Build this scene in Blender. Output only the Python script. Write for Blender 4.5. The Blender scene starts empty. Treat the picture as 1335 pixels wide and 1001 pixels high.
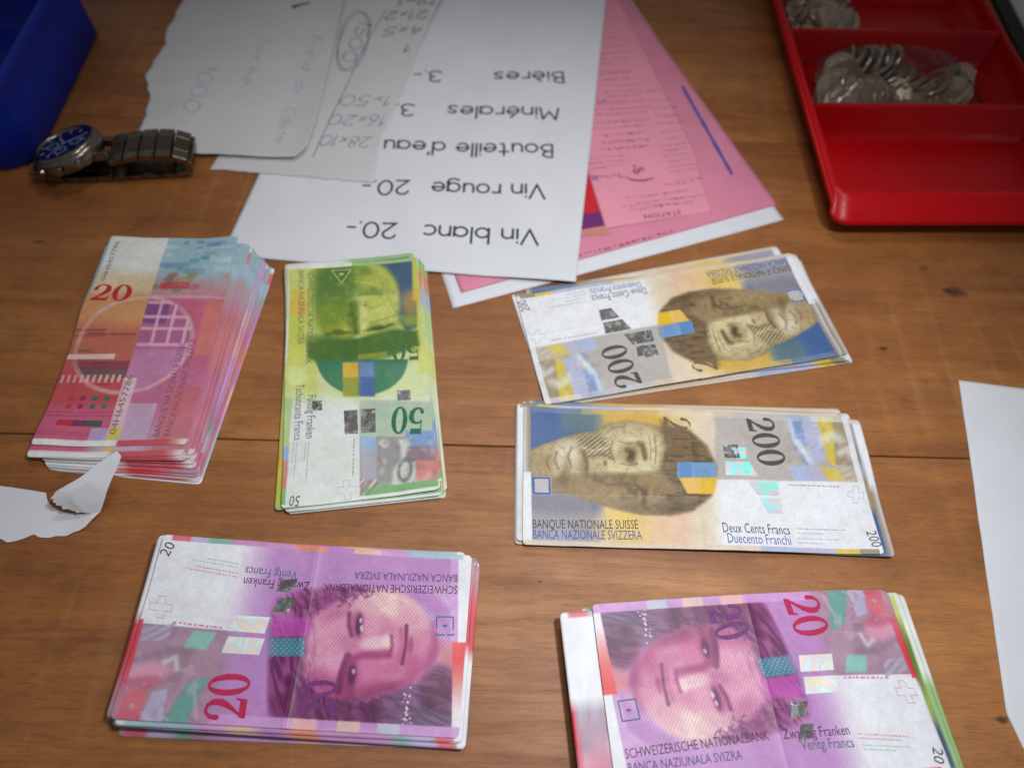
import bpy, bmesh, math, random
import numpy as np
from mathutils import Matrix, Vector

rad = math.radians
SC = bpy.context.scene
COL = SC.collection

# ------------------------------------------------------------------ camera
cd = bpy.data.cameras.new('camera')
cam = bpy.data.objects.new('camera', cd)
COL.objects.link(cam)
cd.sensor_width = 36.0
cd.lens = 36.0 * 918.0 / 1335.0
cd.clip_start = 0.01
cd.clip_end = 20.0
PITCH, ROLL = rad(58.0), rad(4.549)
fw = Vector((0, math.cos(PITCH), -math.sin(PITCH)))
r0 = Vector((1, 0, 0)); u0 = r0.cross(fw)
rt = r0 * math.cos(ROLL) + u0 * math.sin(ROLL)
up = rt.cross(fw)
M = Matrix((rt, up, -fw)).transposed().to_4x4()
M.translation = Vector((0, 0, 0.31967))
cam.matrix_world = M
cd.dof.use_dof = True
cd.dof.focus_distance = 0.318
cd.dof.aperture_fstop = 5.6
SC.camera = cam

# ------------------------------------------------------------------ world, lamp, exposure
w = bpy.data.worlds.new('World'); SC.world = w; w.use_nodes = True
bg = w.node_tree.nodes['Background']
bg.inputs['Color'].default_value = (0.96, 0.96, 1.0, 1)
bg.inputs['Strength'].default_value = 0.14

def spot(name, loc, aim, energy, color, size, blend, soft):
    ld = bpy.data.lights.new(name, 'SPOT'); lo = bpy.data.objects.new(name, ld); COL.objects.link(lo)
    lo.location = loc
    lo.rotation_euler = (Vector(aim) - Vector(loc)).to_track_quat('-Z', 'Y').to_euler()
    ld.energy, ld.color, ld.spot_size, ld.spot_blend, ld.shadow_soft_size = energy, color, rad(size), blend, soft
# the flash, up and to the right of the lens, and the softer room lamp beyond the table
spot('flash_lamp', (0.150, 0.115, 0.48), (0.045, 0.150, 0.0), 7.4, (0.965, 0.98, 1.0), 88, 1.0, 0.03)
spot('room_lamp', (-0.01, 0.44, 0.62), (-0.005, 0.25, 0.0), 4.4, (1.0, 0.98, 0.94), 78, 1.0, 0.09)

vs = SC.view_settings
vs.view_transform = 'Standard'; vs.look = 'None'; vs.exposure = 0.0; vs.gamma = 1.0
vs.use_curve_mapping = False

# ------------------------------------------------------------------ helpers
MM = 0.001

def link(o, parent=None):
    COL.objects.link(o)
    if parent is not None:
        o.parent = parent
    return o

def tag(o, label=None, cat=None, group=None, kind=None):
    if label: o['label'] = label
    if cat: o['category'] = cat
    if group: o['group'] = group
    if kind: o['kind'] = kind
    return o

def empty(name, loc=(0, 0, 0), rz=0.0):
    o = bpy.data.objects.new(name, None)
    o.location = [v * MM for v in loc]
    o.rotation_euler = (0, 0, rz)
    o.empty_display_size = 0.01
    return link(o)

def mesh(name, V, F, mat=None, parent=None, smooth=False, mats=None, fmat=None):
    """one mesh object; V in millimetres"""
    me = bpy.data.meshes.new(name)
    V = np.asarray(V, float) * MM
    me.from_pydata(V.tolist(), [], [tuple(f) for f in F])
    if mats:
        for m in mats: me.materials.append(m)
        me.polygons.foreach_set('material_index', np.asarray(fmat, np.int32))
    elif mat: me.materials.append(mat)
    if smooth:
        me.polygons.foreach_set('use_smooth', np.ones(len(me.polygons), bool))
    me.update()
    o = bpy.data.objects.new(name, me)
    return link(o, parent)

class MB:
    """collects shapes for one mesh"""
    def __init__(s): s.V = []; s.F = []
    def add(s, V, F):
        b = len(s.V); s.V += [tuple(v) for v in V]; s.F += [tuple(i + b for i in f) for f in F]
    def box(s, x0, y0, z0, x1, y1, z1, T=None):
        V = [(x0,y0,z0),(x1,y0,z0),(x1,y1,z0),(x0,y1,z0),(x0,y0,z1),(x1,y0,z1),(x1,y1,z1),(x0,y1,z1)]
        if T is not None: V = [tuple(T @ Vector(v)) for v in V]
        s.add(V, [(0,3,2,1),(4,5,6,7),(0,1,5,4),(1,2,6,5),(2,3,7,6),(3,0,4,7)])
    def lathe(s, prof, n=32, T=None, cap=True):
        V = []
        for r, z in prof:
            for k in range(n):
                a = 2 * math.pi * k / n
                V.append((r * math.cos(a), r * math.sin(a), z))
        F = []
        for j in range(len(prof) - 1):
            for k in range(n):
                k2 = (k + 1) % n
                F.append((j*n+k, j*n+k2, (j+1)*n+k2, (j+1)*n+k))
        if cap:
            F.append(tuple(range(n - 1, -1, -1))); F.append(tuple((len(prof)-1)*n + k for k in range(n)))
        if T is not None: V = [tuple(T @ Vector(v)) for v in V]
        s.add(V, F)
    def build(s, name, mat, parent=None, smooth=False, bevel=0.0):
        o = mesh(name, s.V, s.F, mat, parent, smooth)
        if bevel:
            bm = bmesh.new(); bm.from_mesh(o.data)
            bmesh.ops.remove_doubles(bm, verts=bm.verts, dist=1e-6)
            es = [e for e in bm.edges if e.is_manifold and e.calc_face_angle(0) > 0.5]
            bmesh.ops.bevel(bm, geom=es, offset=bevel * MM, segments=2, profile=0.6, affect='EDGES')
            bm.to_mesh(o.data); bm.free()
            if smooth:
                o.data.polygons.foreach_set('use_smooth', np.ones(len(o.data.polygons), bool))
        return o

def sm(a, b, x):
    t = np.clip((x - a) / (b - a), 0, 1)
    return t * t * (3 - 2 * t)

_NZ = {}
def noise2(x, y, cell, seed=0):
    """smooth value noise, about -1..1"""
    if seed not in _NZ:
        _NZ[seed] = np.random.RandomState(seed + 11).uniform(-1, 1, (64, 64))
    g = _NZ[seed]
    x = np.asarray(x, float) / cell; y = np.asarray(y, float) / cell
    xi = np.floor(x).astype(int); yi = np.floor(y).astype(int)
    fx = x - xi; fy = y - yi
    fx = fx*fx*(3-2*fx); fy = fy*fy*(3-2*fy)
    a = g[yi % 64, xi % 64]; b = g[yi % 64, (xi+1) % 64]
    c = g[(yi+1) % 64, xi % 64]; d = g[(yi+1) % 64, (xi+1) % 64]
    return (a*(1-fx)+b*fx)*(1-fy) + (c*(1-fx)+d*fx)*fy

def lin(c):
    c = np.clip(np.asarray(c, float), 0, 1)
    return np.where(c <= 0.04045, c / 12.92, ((c + 0.055) / 1.055) ** 2.4)

def L255(*c):
    return tuple(lin(np.array(c) / 255.0)) + (1.0,)

# ------------------------------------------------------------------ materials
class NT:
    def __init__(s, name):
        s.m = bpy.data.materials.new(name); s.m.use_nodes = True
        s.t = s.m.node_tree; s.N = s.t.nodes; s.b = s.N['Principled BSDF']
        s.out = s.N['Material Output']
    def new(s, kind, **kw):
        n = s.N.new(kind)
        for k, v in kw.items(): setattr(n, k, v)
        return n
    def l(s, a, b): s.t.links.new(a, b)
    def set(s, **kw):
        for k, v in kw.items(): s.b.inputs[k.replace('_', ' ')].default_value = v
    def coord(s, scale=(1, 1, 1), out='Object'):
        tc = s.new('ShaderNodeTexCoord'); mp = s.new('ShaderNodeMapping')
        mp.inputs['Scale'].default_value = scale
        s.l(tc.outputs[out], mp.inputs['Vector']); return mp.outputs['Vector']
    def noise(s, vec, scale, detail=3, rough=0.55, dist=0.0):
        n = s.new('ShaderNodeTexNoise'); n.inputs['Scale'].default_value = scale
        n.inputs['Detail'].default_value = detail; n.inputs['Roughness'].default_value = rough
        n.inputs['Distortion'].default_value = dist
        s.l(vec, n.inputs['Vector']); return n
    def ramp(s, fac, stops, interp='LINEAR'):
        r = s.new('ShaderNodeValToRGB'); r.color_ramp.interpolation = interp
        while len(r.color_ramp.elements) < len(stops): r.color_ramp.elements.new(0.5)
        for e, (p, c) in zip(r.color_ramp.elements, stops):
            e.position = p; e.color = c if len(c) == 4 else tuple(c) + (1,)
        s.l(fac, r.inputs['Fac']); return r
    def mix(s, fac, a, b, mode='MIX'):
        m = s.new('ShaderNodeMix', data_type='RGBA', blend_type=mode)
        for sock, v in ((m.inputs[0], fac), (m.inputs[6], a), (m.inputs[7], b)):
            if hasattr(v, 'links'): s.l(v, sock)
            else: sock.default_value = v
        return m.outputs[2]
    def math(s, op, a, b=0.0, c=0.0):
        m = s.new('ShaderNodeMath', operation=op)
        for sock, v in zip(m.inputs, (a, b, c)):
            if hasattr(v, 'links'): s.l(v, sock)
            else: sock.default_value = v
        return m.outputs[0]
    def bump(s, h, strength, dist=0.0002):
        b = s.new('ShaderNodeBump'); b.inputs['Strength'].default_value = strength
        b.inputs['Distance'].default_value = dist
        s.l(h, b.inputs['Height']); s.l(b.outputs['Normal'], s.b.inputs['Normal'])

def mat_paper(name, rgb, var=0.03, rough=0.62, bump=0.12):
    n = NT(name); v = n.coord()
    a = n.noise(v, 900, 3); b = n.noise(v, 28, 3)
    c = n.ramp(b.outputs['Fac'], [(0.3, [x * (1 - var * 2) for x in lin(np.array(rgb)/255)]), (0.7, list(lin(np.array(rgb)/255)))])
    n.l(c.outputs['Color'], n.b.inputs['Base Color'])
    n.set(Roughness=rough, Specular_IOR_Level=0.3)
    n.bump(a.outputs['Fac'], bump, 0.00008)
    return n.m

def mat_ink(name, rgb, rough=0.55):
    n = NT(name); v = n.coord(); a = n.noise(v, 700, 2)
    c0 = lin(np.array(rgb)/255)
    c = n.ramp(a.outputs['Fac'], [(0.3, list(c0 * 0.9)), (0.75, list(np.clip(c0 * 1.15 + 0.01, 0, 1)))])
    n.l(c.outputs['Color'], n.b.inputs['Base Color'])
    n.set(Roughness=rough, Specular_IOR_Level=0.25)
    return n.m

def mat_note():
    n = NT('banknote_print')
    at = n.new('ShaderNodeAttribute', attribute_name='print')
    v = n.coord(); dirt = n.noise(v, 45, 4, 0.6); fib = n.noise(v, 1400, 2)
    d = n.ramp(dirt.outputs['Fac'], [(0.25, (0.91, 0.90, 0.88)), (0.6, (1, 1, 1))])
    c = n.mix(1.0, at.outputs['Color'], d.outputs['Color'], 'MULTIPLY')
    n.l(c, n.b.inputs['Base Color'])
    n.set(Roughness=0.46, Specular_IOR_Level=0.42)
    wv = n.new('ShaderNodeTexWave', wave_type='BANDS'); wv.inputs['Scale'].default_value = 420
    wv.inputs['Distortion'].default_value = 1.0
    n.l(v, wv.inputs['Vector'])
    h = n.math('ADD', n.math('MULTIPLY', wv.outputs['Fac'], 0.35), fib.outputs['Fac'])
    n.bump(h, 0.16, 0.00006)
    return n.m

def mat_foil(name, seed, dark=False):  # glints and sparkle of the foil are put into its colour
    n = NT(name); v = n.coord()
    vo = n.new('ShaderNodeTexVoronoi'); vo.inputs['Scale'].default_value = 260
    n.l(v, vo.inputs['Vector'])
    a = n.noise(v, 120 + 20 * seed, 2, 0.6, 0.8)
    hue = n.math('FRACT', n.math('ADD', n.math('MULTIPLY', a.outputs['Fac'], 2.6), n.math('MULTIPLY', vo.outputs['Distance'], 0.5)))
    if dark:
        st = [(0, (0.09, 0.085, 0.08)), (0.5, (0.15, 0.14, 0.13)), (0.66, (0.16, 0.26, 0.26)), (0.74, (0.30, 0.20, 0.2)), (0.84, (0.12, 0.11, 0.11)), (0.94, (0.75, 0.75, 0.8)), (1, (0.2, 0.22, 0.3))]
    elif seed == 2:
        st = [(0, (0.25, 0.85, 0.75)), (0.4, (0.35, 0.9, 0.8)), (0.6, (0.95, 0.5, 0.6)), (0.75, (0.45, 0.75, 0.95)), (1, (0.3, 0.9, 0.75))]
    else:
        st = [(0, (0.62, 0.85, 0.95)), (0.25, (0.95, 0.85, 0.55)), (0.45, (0.92, 0.72, 0.85)), (0.65, (0.65, 0.95, 0.9)), (0.85, (0.95, 0.92, 0.8)), (1, (0.6, 0.8, 0.98))]
    c = n.ramp(hue, st)
    n.l(c.outputs['Color'], n.b.inputs['Base Color'])
    n.set(Metallic=0.25 if not dark else 0.6, Roughness=0.42)
    n.bump(a.outputs['Fac'], 0.5, 0.0003)
    return n.m

def mat_plastic(name, rgb, rough=0.3, scratch=0.10):
    n = NT(name); v = n.coord()
    a = n.noise(v, 18, 3); s = n.noise(n.coord((40, 900, 300)), 1.0, 2)
    c0 = lin(np.array(rgb)/255)
    c = n.ramp(a.outputs['Fac'], [(0.3, list(c0 * 0.85)), (0.7, list(c0))])
    n.l(c.outputs['Color'], n.b.inputs['Base Color'])
    r = n.ramp(s.outputs['Fac'], [(0.35, (rough,) * 3), (0.8, (rough + 0.15,) * 3)])
    n.l(r.outputs['Color'], n.b.inputs['Roughness'])
    n.set(Specular_IOR_Level=0.28)
    n.bump(s.outputs['Fac'], scratch, 0.0001)
    return n.m

def mat_metal(name, rgb, rough=0.28, bump=0.15):
    n = NT(name); v = n.coord(); a = n.noise(v, 260, 3)
    c0 = lin(np.array(rgb)/255)
    c = n.ramp(a.outputs['Fac'], [(0.3, list(c0 * 0.6)), (0.7, list(c0))])
    n.l(c.outputs['Color'], n.b.inputs['Base Color'])
    n.set(Metallic=1.0, Roughness=rough)
    n.bump(a.outputs['Fac'], bump, 0.0002)
    return n.m

def mat_film():
    n = NT('clear_film')
    tr = n.new('ShaderNodeBsdfTransparent'); tr.inputs['Color'].default_value = (0.93, 0.93, 0.94, 1)
    gl = n.new('ShaderNodeBsdfGlossy'); gl.inputs['Roughness'].default_value = 0.12
    gl.inputs['Color'].default_value = (0.9, 0.9, 0.92, 1)
    v = n.coord(); a = n.noise(v, 90, 3, 0.6, 0.5)
    bp = n.new('ShaderNodeBump'); bp.inputs['Strength'].default_value = 0.35; bp.inputs['Distance'].default_value = 0.002
    n.l(a.outputs['Fac'], bp.inputs['Height']); n.l(bp.outputs['Normal'], gl.inputs['Normal'])
    lw = n.new('ShaderNodeFresnel'); lw.inputs['IOR'].default_value = 1.45
    n.l(bp.outputs['Normal'], lw.inputs['Normal'])
    mx = n.new('ShaderNodeMixShader')
    f = n.math('ADD', n.math('MULTIPLY', lw.outputs['Fac'], 0.6), 0.005)
    n.l(f, mx.inputs[0]); n.l(tr.outputs[0], mx.inputs[1]); n.l(gl.outputs[0], mx.inputs[2])
    n.l(mx.outputs[0], n.out.inputs['Surface'])
    return n.m

KNOTS = [(247.6, 307, 4.2, 1.3), (208.7, 242.8, 3.0, 1.8), (218.5, 51.9, 3.2, 1.8), (-285, 272, 4, 1.2),
         (20, 95, 1.0, .8), (-22, 27, 1.2, .8), (262, 290, 9, 4), (130, 380, 7, 1.6), (-240, 92, 8, 1.5)]
SEAM_A = rad(3.4)

def mat_wood(name, seed):
    n = NT(name)
    tc = n.new('ShaderNodeTexCoord')
    off = n.new('ShaderNodeMapping'); off.inputs['Location'].default_value = (seed * 3.7, seed * 1.3, seed)
    n.l(tc.outputs['Object'], off.inputs['Vector'])
    def mp(sx, sy, sz=1):
        m = n.new('ShaderNodeMapping'); m.inputs['Scale'].default_value = (sx, sy, sz)
        n.l(off.outputs['Vector'], m.inputs['Vector']); return m.outputs['Vector']
    broad = n.noise(mp(3.2, 26), 1.0, 4, 0.55, 0.6)
    grain = n.noise(mp(14, 210), 1.0, 5, 0.62, 0.9)
    pores = n.noise(mp(130, 1500), 1.0, 3, 0.6)
    mott = n.noise(mp(38, 60), 1.0, 4, 0.6)
    c = n.ramp(broad.outputs['Fac'], [(0.22, L255(134, 79, 33)), (0.5, L255(158, 99, 46)), (0.78, L255(180, 121, 62))])
    g = n.ramp(grain.outputs['Fac'], [(0.28, (0.74, 0.71, 0.68)), (0.55, (0.98, 0.98, 0.98)), (0.8, (1.10, 1.09, 1.07))])
    p = n.ramp(pores.outputs['Fac'], [(0.33, (0.62, 0.56, 0.5)), (0.5, (1, 1, 1))])
    m = n.ramp(mott.outputs['Fac'], [(0.3, (0.80, 0.76, 0.72)), (0.65, (1.06, 1.06, 1.06))])
    col = n.mix(1.0, c.outputs['Color'], g.outputs['Color'], 'MULTIPLY')
    col = n.mix(0.6, col, p.outputs['Color'], 'MULTIPLY')
    col = n.mix(1.0, col, m.outputs['Color'], 'MULTIPLY')
    # reddish patches, worn in
    red = n.noise(mp(5, 9), 1.0, 2)
    rf = n.ramp(red.outputs['Fac'], [(0.5, (0, 0, 0)), (0.75, (0.35, 0.35, 0.35))])
    col = n.mix(rf.outputs['Color'], col, L255(122, 70, 34))
    sep = n.new('ShaderNodeSeparateXYZ'); n.l(tc.outputs['Object'], sep.inputs[0])
    wob = n.noise(mp(160, 300), 1.0, 2)
    acc = None
    ca, sa = math.cos(-SEAM_A), math.sin(-SEAM_A)
    for kx, ky, rx, ry in KNOTS:
        lx, ly = (kx * ca - ky * sa) * MM, (kx * sa + ky * ca) * MM
        dx = n.math('MULTIPLY', n.math('SUBTRACT', sep.outputs[0], lx), 1000.0 / rx)
        dy = n.math('MULTIPLY', n.math('SUBTRACT', sep.outputs[1], ly), 1000.0 / ry)
        d = n.math('ADD', n.math('MULTIPLY', dx, dx), n.math('MULTIPLY', dy, dy))
        d = n.math('ADD', d, n.math('MULTIPLY', n.math('SUBTRACT', wob.outputs['Fac'], 0.5), 1.5))
        acc = d if acc is None else n.math('MINIMUM', acc, d)
    kf = n.ramp(acc, [(0.0, (0.85, 0.85, 0.85)), (0.35, (0.6, 0.6, 0.6)), (1.0, (0, 0, 0))])
    col = n.mix(kf.outputs['Color'], col, L255(38, 24, 16))
    # pale cross scratches left by a saw
    sw = n.new('ShaderNodeMapping'); sw.inputs['Rotation'].default_value = (0, 0, rad(14)); sw.inputs['Scale'].default_value = (1, 0.12, 1)
    n.l(off.outputs['Vector'], sw.inputs['Vector'])
    wv = n.new('ShaderNodeTexWave', wave_type='BANDS'); wv.inputs['Scale'].default_value = 16; wv.inputs['Distortion'].default_value = 5
    wv.inputs['Detail'].default_value = 2; wv.inputs['Detail Scale'].default_value = 1.5
    n.l(sw.outputs['Vector'], wv.inputs['Vector'])
    pat = n.noise(mp(7, 9), 1.0, 2)
    pm = n.ramp(pat.outputs['Fac'], [(0.5, (0, 0, 0)), (0.72, (1, 1, 1))])
    sf0 = n.ramp(wv.outputs['Fac'], [(0.86, (0, 0, 0)), (1.0, (0.13, 0.13, 0.13))])
    sf = n.new('ShaderNodeMath', operation='MULTIPLY'); n.l(sf0.outputs['Color'], sf.inputs[0]); n.l(pm.outputs['Color'], sf.inputs[1])
    col = n.mix(sf.outputs[0], col, L255(190, 150, 110))
    for ang, sc, th_ in ((rad(24), (18, 1100, 1), .70), (rad(-38), (14, 900, 1), .71), (rad(82), (16, 1000, 1), .72)):
        rm = n.new('ShaderNodeMapping'); rm.inputs['Rotation'].default_value = (0, 0, ang); n.l(off.outputs['Vector'], rm.inputs['Vector'])
        ms = n.new('ShaderNodeMapping'); ms.inputs['Scale'].default_value = sc; n.l(rm.outputs['Vector'], ms.inputs['Vector'])
        sn = n.noise(ms.outputs['Vector'], 1.0, 1, 0.4)
        sr = n.ramp(sn.outputs['Fac'], [(th_, (0, 0, 0)), (th_ + .05, (0.07, 0.07, 0.07))])
        col = n.mix(sr.outputs['Color'], col, L255(196, 158, 118))
    st_ = n.noise(mp(26, 34), 1.0, 3, 0.6); sd_ = n.ramp(st_.outputs['Fac'], [(0.62, (0, 0, 0)), (0.74, (0.4, 0.4, 0.4))])
    col = n.mix(sd_.outputs['Color'], col, L255(78, 46, 24))
    n.l(col, n.b.inputs['Base Color'])
    rr = n.ramp(grain.outputs['Fac'], [(0.3, (0.60,) * 3), (0.7, (0.47,) * 3)])
    n.l(rr.outputs['Color'], n.b.inputs['Roughness'])
    n.set(Specular_IOR_Level=0.6)
    h = n.math('ADD', n.math('MULTIPLY', grain.outputs['Fac'], 0.7), n.math('MULTIPLY', pores.outputs['Fac'], 0.5))
    n.bump(h, 0.35, 0.00035)
    return n.m

M_NOTE = mat_note()
M_PAPER = mat_paper('white_paper', (222, 224, 230))
M_PAPER2 = mat_paper('thin_paper', (212, 210, 212))
M_PINK = mat_paper('pink_paper', (222, 138, 164), 0.06)
M_PINK2 = mat_paper('pink_slip_paper', (232, 152, 172), 0.04)
M_PINK_INK = mat_ink('faded_print', (140, 78, 100))
M_INK = mat_ink('black_print', (52, 54, 44))
M_PENCIL = mat_ink('grey_pen', (108, 114, 140))
M_MAUVE = mat_ink('faded_pen', (172, 166, 188))
M_BLUE_INK = mat_ink('blue_print', (74, 84, 168))
M_RED_CARD = mat_ink('red_card', (200, 34, 50))
M_PURPLE = mat_ink('purple_print', (110, 40, 110))
M_RED = mat_plastic('red_plastic', (194, 1, 11), 0.32, 0.05)
M_BLUE = mat_plastic('blue_plastic', (8, 42, 158), 0.45)
M_COIN = mat_metal('cupronickel', (206, 188, 164), 0.27, 0.5)
M_STEEL = mat_metal('brushed_steel', (150, 140, 128), 0.26, 0.3)
M_STEEL_D = mat_metal('dark_steel', (124, 112, 98), 0.3, 0.3)
M_DIAL = mat_plastic('blue_dial', (14, 16, 78), 0.25, 0.0)
M_WHITE = mat_ink('white_print', (120, 128, 166))
M_BLACK = mat_plastic('black_plastic', (14, 12, 12), 0.5)
M_FILM = mat_film()
M_FOIL = [mat_foil('bright_foil', 0), mat_foil('rainbow_foil', 1), mat_foil('green_foil', 2), mat_foil('dark_foil', 3, True)]
def ink(rgb, _c={}):
    if rgb not in _c: _c[rgb] = mat_ink('ink_%02x%02x%02x' % rgb, rgb)
    return _c[rgb]

# ------------------------------------------------------------------ table: three planks in view
table = empty('table')
tag(table, 'brown wooden table top of wide scratched planks under everything', 'table')
def plank(y0, y1, seed):
    nx, ny = 60, 8
    mb = MB(); t = 22.0; b = 0.7
    prof = [(y0 + 0.25, -t), (y0 + 0.25, -b), (y0 + 0.25 + b * 0.5, -0.15), (y0 + 0.25 + b * 1.4, 0)]
    prof += [(y1 - 0.25 - b * 1.4, 0), (y1 - 0.25 - b * 0.5, -0.15), (y1 - 0.25, -b), (y1 - 0.25, -t)]
    xs = np.linspace(-900, 900, 2)
    V = [(x, y, z) for x in xs for y, z in prof]; n = len(prof)
    F = [(k, k + 1, n + k + 1, n + k)[::-1] for k in range(n - 1)] + [(n - 1, 0, n, 2 * n - 1)[::-1], tuple(range(n)), tuple(range(2 * n - 1, n - 1, -1))]
    o = mesh('plank', V, F, mat_wood('oiled_wood', seed), table)
    o.rotation_euler = (0, 0, SEAM_A)
    return o
Y1 = 162.5 * math.cos(SEAM_A); Y2 = 404.0 * math.cos(SEAM_A)
for k, (a, b) in enumerate(((Y1 - 240, Y1), (Y1, Y2), (Y2, Y2 + 240), (Y2 + 240, Y2 + 480), (Y1 - 480, Y1 - 240))):
    plank(a, b, k * 1.7 + 0.4)

# ------------------------------------------------------------------ printing: colour fields for the notes
def homography(src, dst):
    A = []; B = []
    for (x, y), (u, v) in zip(src, dst):
        A.append([x, y, 1, 0, 0, 0, -u * x, -u * y]); B.append(u)
        A.append([0, 0, 0, x, y, 1, -v * x, -v * y]); B.append(v)
    h = np.linalg.solve(np.array(A, float), np.array(B, float))
    return np.append(h, 1).reshape(3, 3)

def happly(H, x, y):
    d = H[2, 0] * x + H[2, 1] * y + H[2, 2]
    return (H[0, 0] * x + H[0, 1] * y + H[0, 2]) / d, (H[1, 0] * x + H[1, 1] * y + H[1, 2]) / d

class Art:
    """print of one note: a colour per cell of a fine grid, drawn in sketch units laid over the note"""
    def __init__(s, L, W, sketch, res=0.29):
        s.L, s.W = L, W
        s.nx, s.ny = int(round(L / res)) + 1, int(round(W / res)) + 1
        s.gx = np.linspace(0, L, s.nx); s.gy = np.linspace(0, W, s.ny)
        s.mx, s.my = np.meshgrid(s.gx, s.gy)
        s.Hinv = homography(sketch[0], sketch[1]); s.H = np.linalg.inv(s.Hinv)
        s.px, s.py = happly(s.H, s.mx, s.my)
        s.C = np.ones((s.ny, s.nx, 3)) * 0.86
        s.marks = []; s.foils = []
        s.view(0, 0, 1)
    def view(s, x0, y0, k):
        s.v = (x0, y0, k); s.X = (s.px - x0) * k; s.Y = (s.py - y0) * k
    def mm(s, x, y):
        return happly(s.Hinv, s.v[0] + x / s.v[2], s.v[1] + y / s.v[2])
    def put(s, m, c, a=1.0):
        m = (np.clip(m, 0, 1) * a)[..., None]
        s.C = s.C * (1 - m) + np.array(c, float) / 255.0 * m
    def mul(s, m, c, a=1.0):
        m = (np.clip(m, 0, 1) * a)[..., None]
        s.C = s.C * (1 - m + np.array(c, float) / 255.0 * m)
    def poly(s, pts, soft=1.5):
        """signed mask of a polygon, soft edge in sketch units"""
        X, Y = s.X, s.Y; inside = np.zeros(X.shape, bool); d = np.full(X.shape, 1e9)
        n = len(pts)
        for i in range(n):
            (x0, y0), (x1, y1) = pts[i], pts[(i + 1) % n]
            dx, dy = x1 - x0, y1 - y0; LL = dx * dx + dy * dy + 1e-9
            t = np.clip(((X - x0) * dx + (Y - y0) * dy) / LL, 0, 1)
            d = np.minimum(d, (X - x0 - t * dx) ** 2 + (Y - y0 - t * dy) ** 2)
            if y0 != y1:
                cr = ((y0 > Y) != (y1 > Y)) & (X < dx * (Y - y0) / dy + x0)
                inside ^= cr
        d = np.sqrt(d) * np.where(inside, 1, -1)
        return np.clip(d / (2 * soft) + 0.5, 0, 1)
    def rect(s, x0, y0, x1, y1, soft=1.5):
        X, Y = s.X, s.Y
        f = lambda v, a, b: np.clip((v - a) / (2 * soft) + 0.5, 0, 1) * np.clip((b - v) / (2 * soft) + 0.5, 0, 1)
        return f(X, x0, x1) * f(Y, y0, y1)
    def ell(s, cx, cy, rx, ry, rot=0, soft=0.3):
        a = rad(rot); X, Y = s.X - cx, s.Y - cy
        u = (X * math.cos(a) + Y * math.sin(a)) / rx; v = (-X * math.sin(a) + Y * math.cos(a)) / ry
        r = np.sqrt(u * u + v * v)
        return 1 - sm(1 - soft, 1 + soft, r)
    def line(s, pts, w, soft=None):
        soft = soft or w * 0.4
        d = np.full(s.X.shape, 1e9)
        for (x0, y0), (x1, y1) in zip(pts[:-1], pts[1:]):
            dx, dy = x1 - x0, y1 - y0; LL = dx * dx + dy * dy + 1e-9
            t = np.clip(((s.X - x0) * dx + (s.Y - y0) * dy) / LL, 0, 1)
            d = np.minimum(d, (s.X - x0 - t * dx) ** 2 + (s.Y - y0 - t * dy) ** 2)
        return 1 - sm(w / 2 - soft, w / 2 + soft, np.sqrt(d))
    def hatch(s, ang, per, duty=0.5):
        a = rad(ang); t = (s.X * math.cos(a) + s.Y * math.sin(a)) / per
        return sm(duty - 0.15, duty + 0.15, np.abs((t % 1.0) - 0.5) * 2)
    def nz(s, cell, seed=0): return noise2(s.X, s.Y, cell, seed)
    def text(s, txt, a, b, cap, rgb, bold=0.0):
        s.marks.append(('text', txt, s.mm(*a), s.mm(*b), cap, rgb, bold))
    def micro(s, a, b, rgb, seed=0, h=0.55, lines=1, gap=1.2):
        s.marks.append(('micro', seed, s.mm(*a), s.mm(*b), h, rgb, lines, gap))
    def numeral(s, txt, a, b, height, rgb):
        s.marks.append(('num', txt, s.mm(*a), s.mm(*b), height, rgb, 0))
    def path(s, pts, w, rgb, closed=False):
        s.marks.append(('path', [s.mm(*p) for p in pts], w, rgb, closed))
    def foil(s, pts, kind):
        s.foils.append(([s.mm(*p) for p in pts], kind))
    def sample(s, x, y):
        fx = np.clip(x / s.L * (s.nx - 1), 0, s.nx - 1.001); fy = np.clip(y / s.W * (s.ny - 1), 0, s.ny - 1.001)
        i = fx.astype(int); j = fy.astype(int); u = (fx - i)[..., None]; v = (fy - j)[..., None]
        C = s.C
        return (C[j, i] * (1 - u) + C[j, i + 1] * u) * (1 - v) + (C[j + 1, i] * (1 - u) + C[j + 1, i + 1] * u) * v

def cross_outline(a, cx, cy, r, rgb, rot=0):
    k = r * 0.33; c, s_ = math.cos(rad(rot)), math.sin(rad(rot))
    pts = [(-k,-r),(k,-r),(k,-k),(r,-k),(r,k),(k,k),(k,r),(-k,r),(-k,k),(-r,k),(-r,-k),(-k,-k)]
    a.path([(cx + x * c - y * s_, cy + x * s_ + y * c) for x, y in pts], 0.22, rgb, True)

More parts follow.
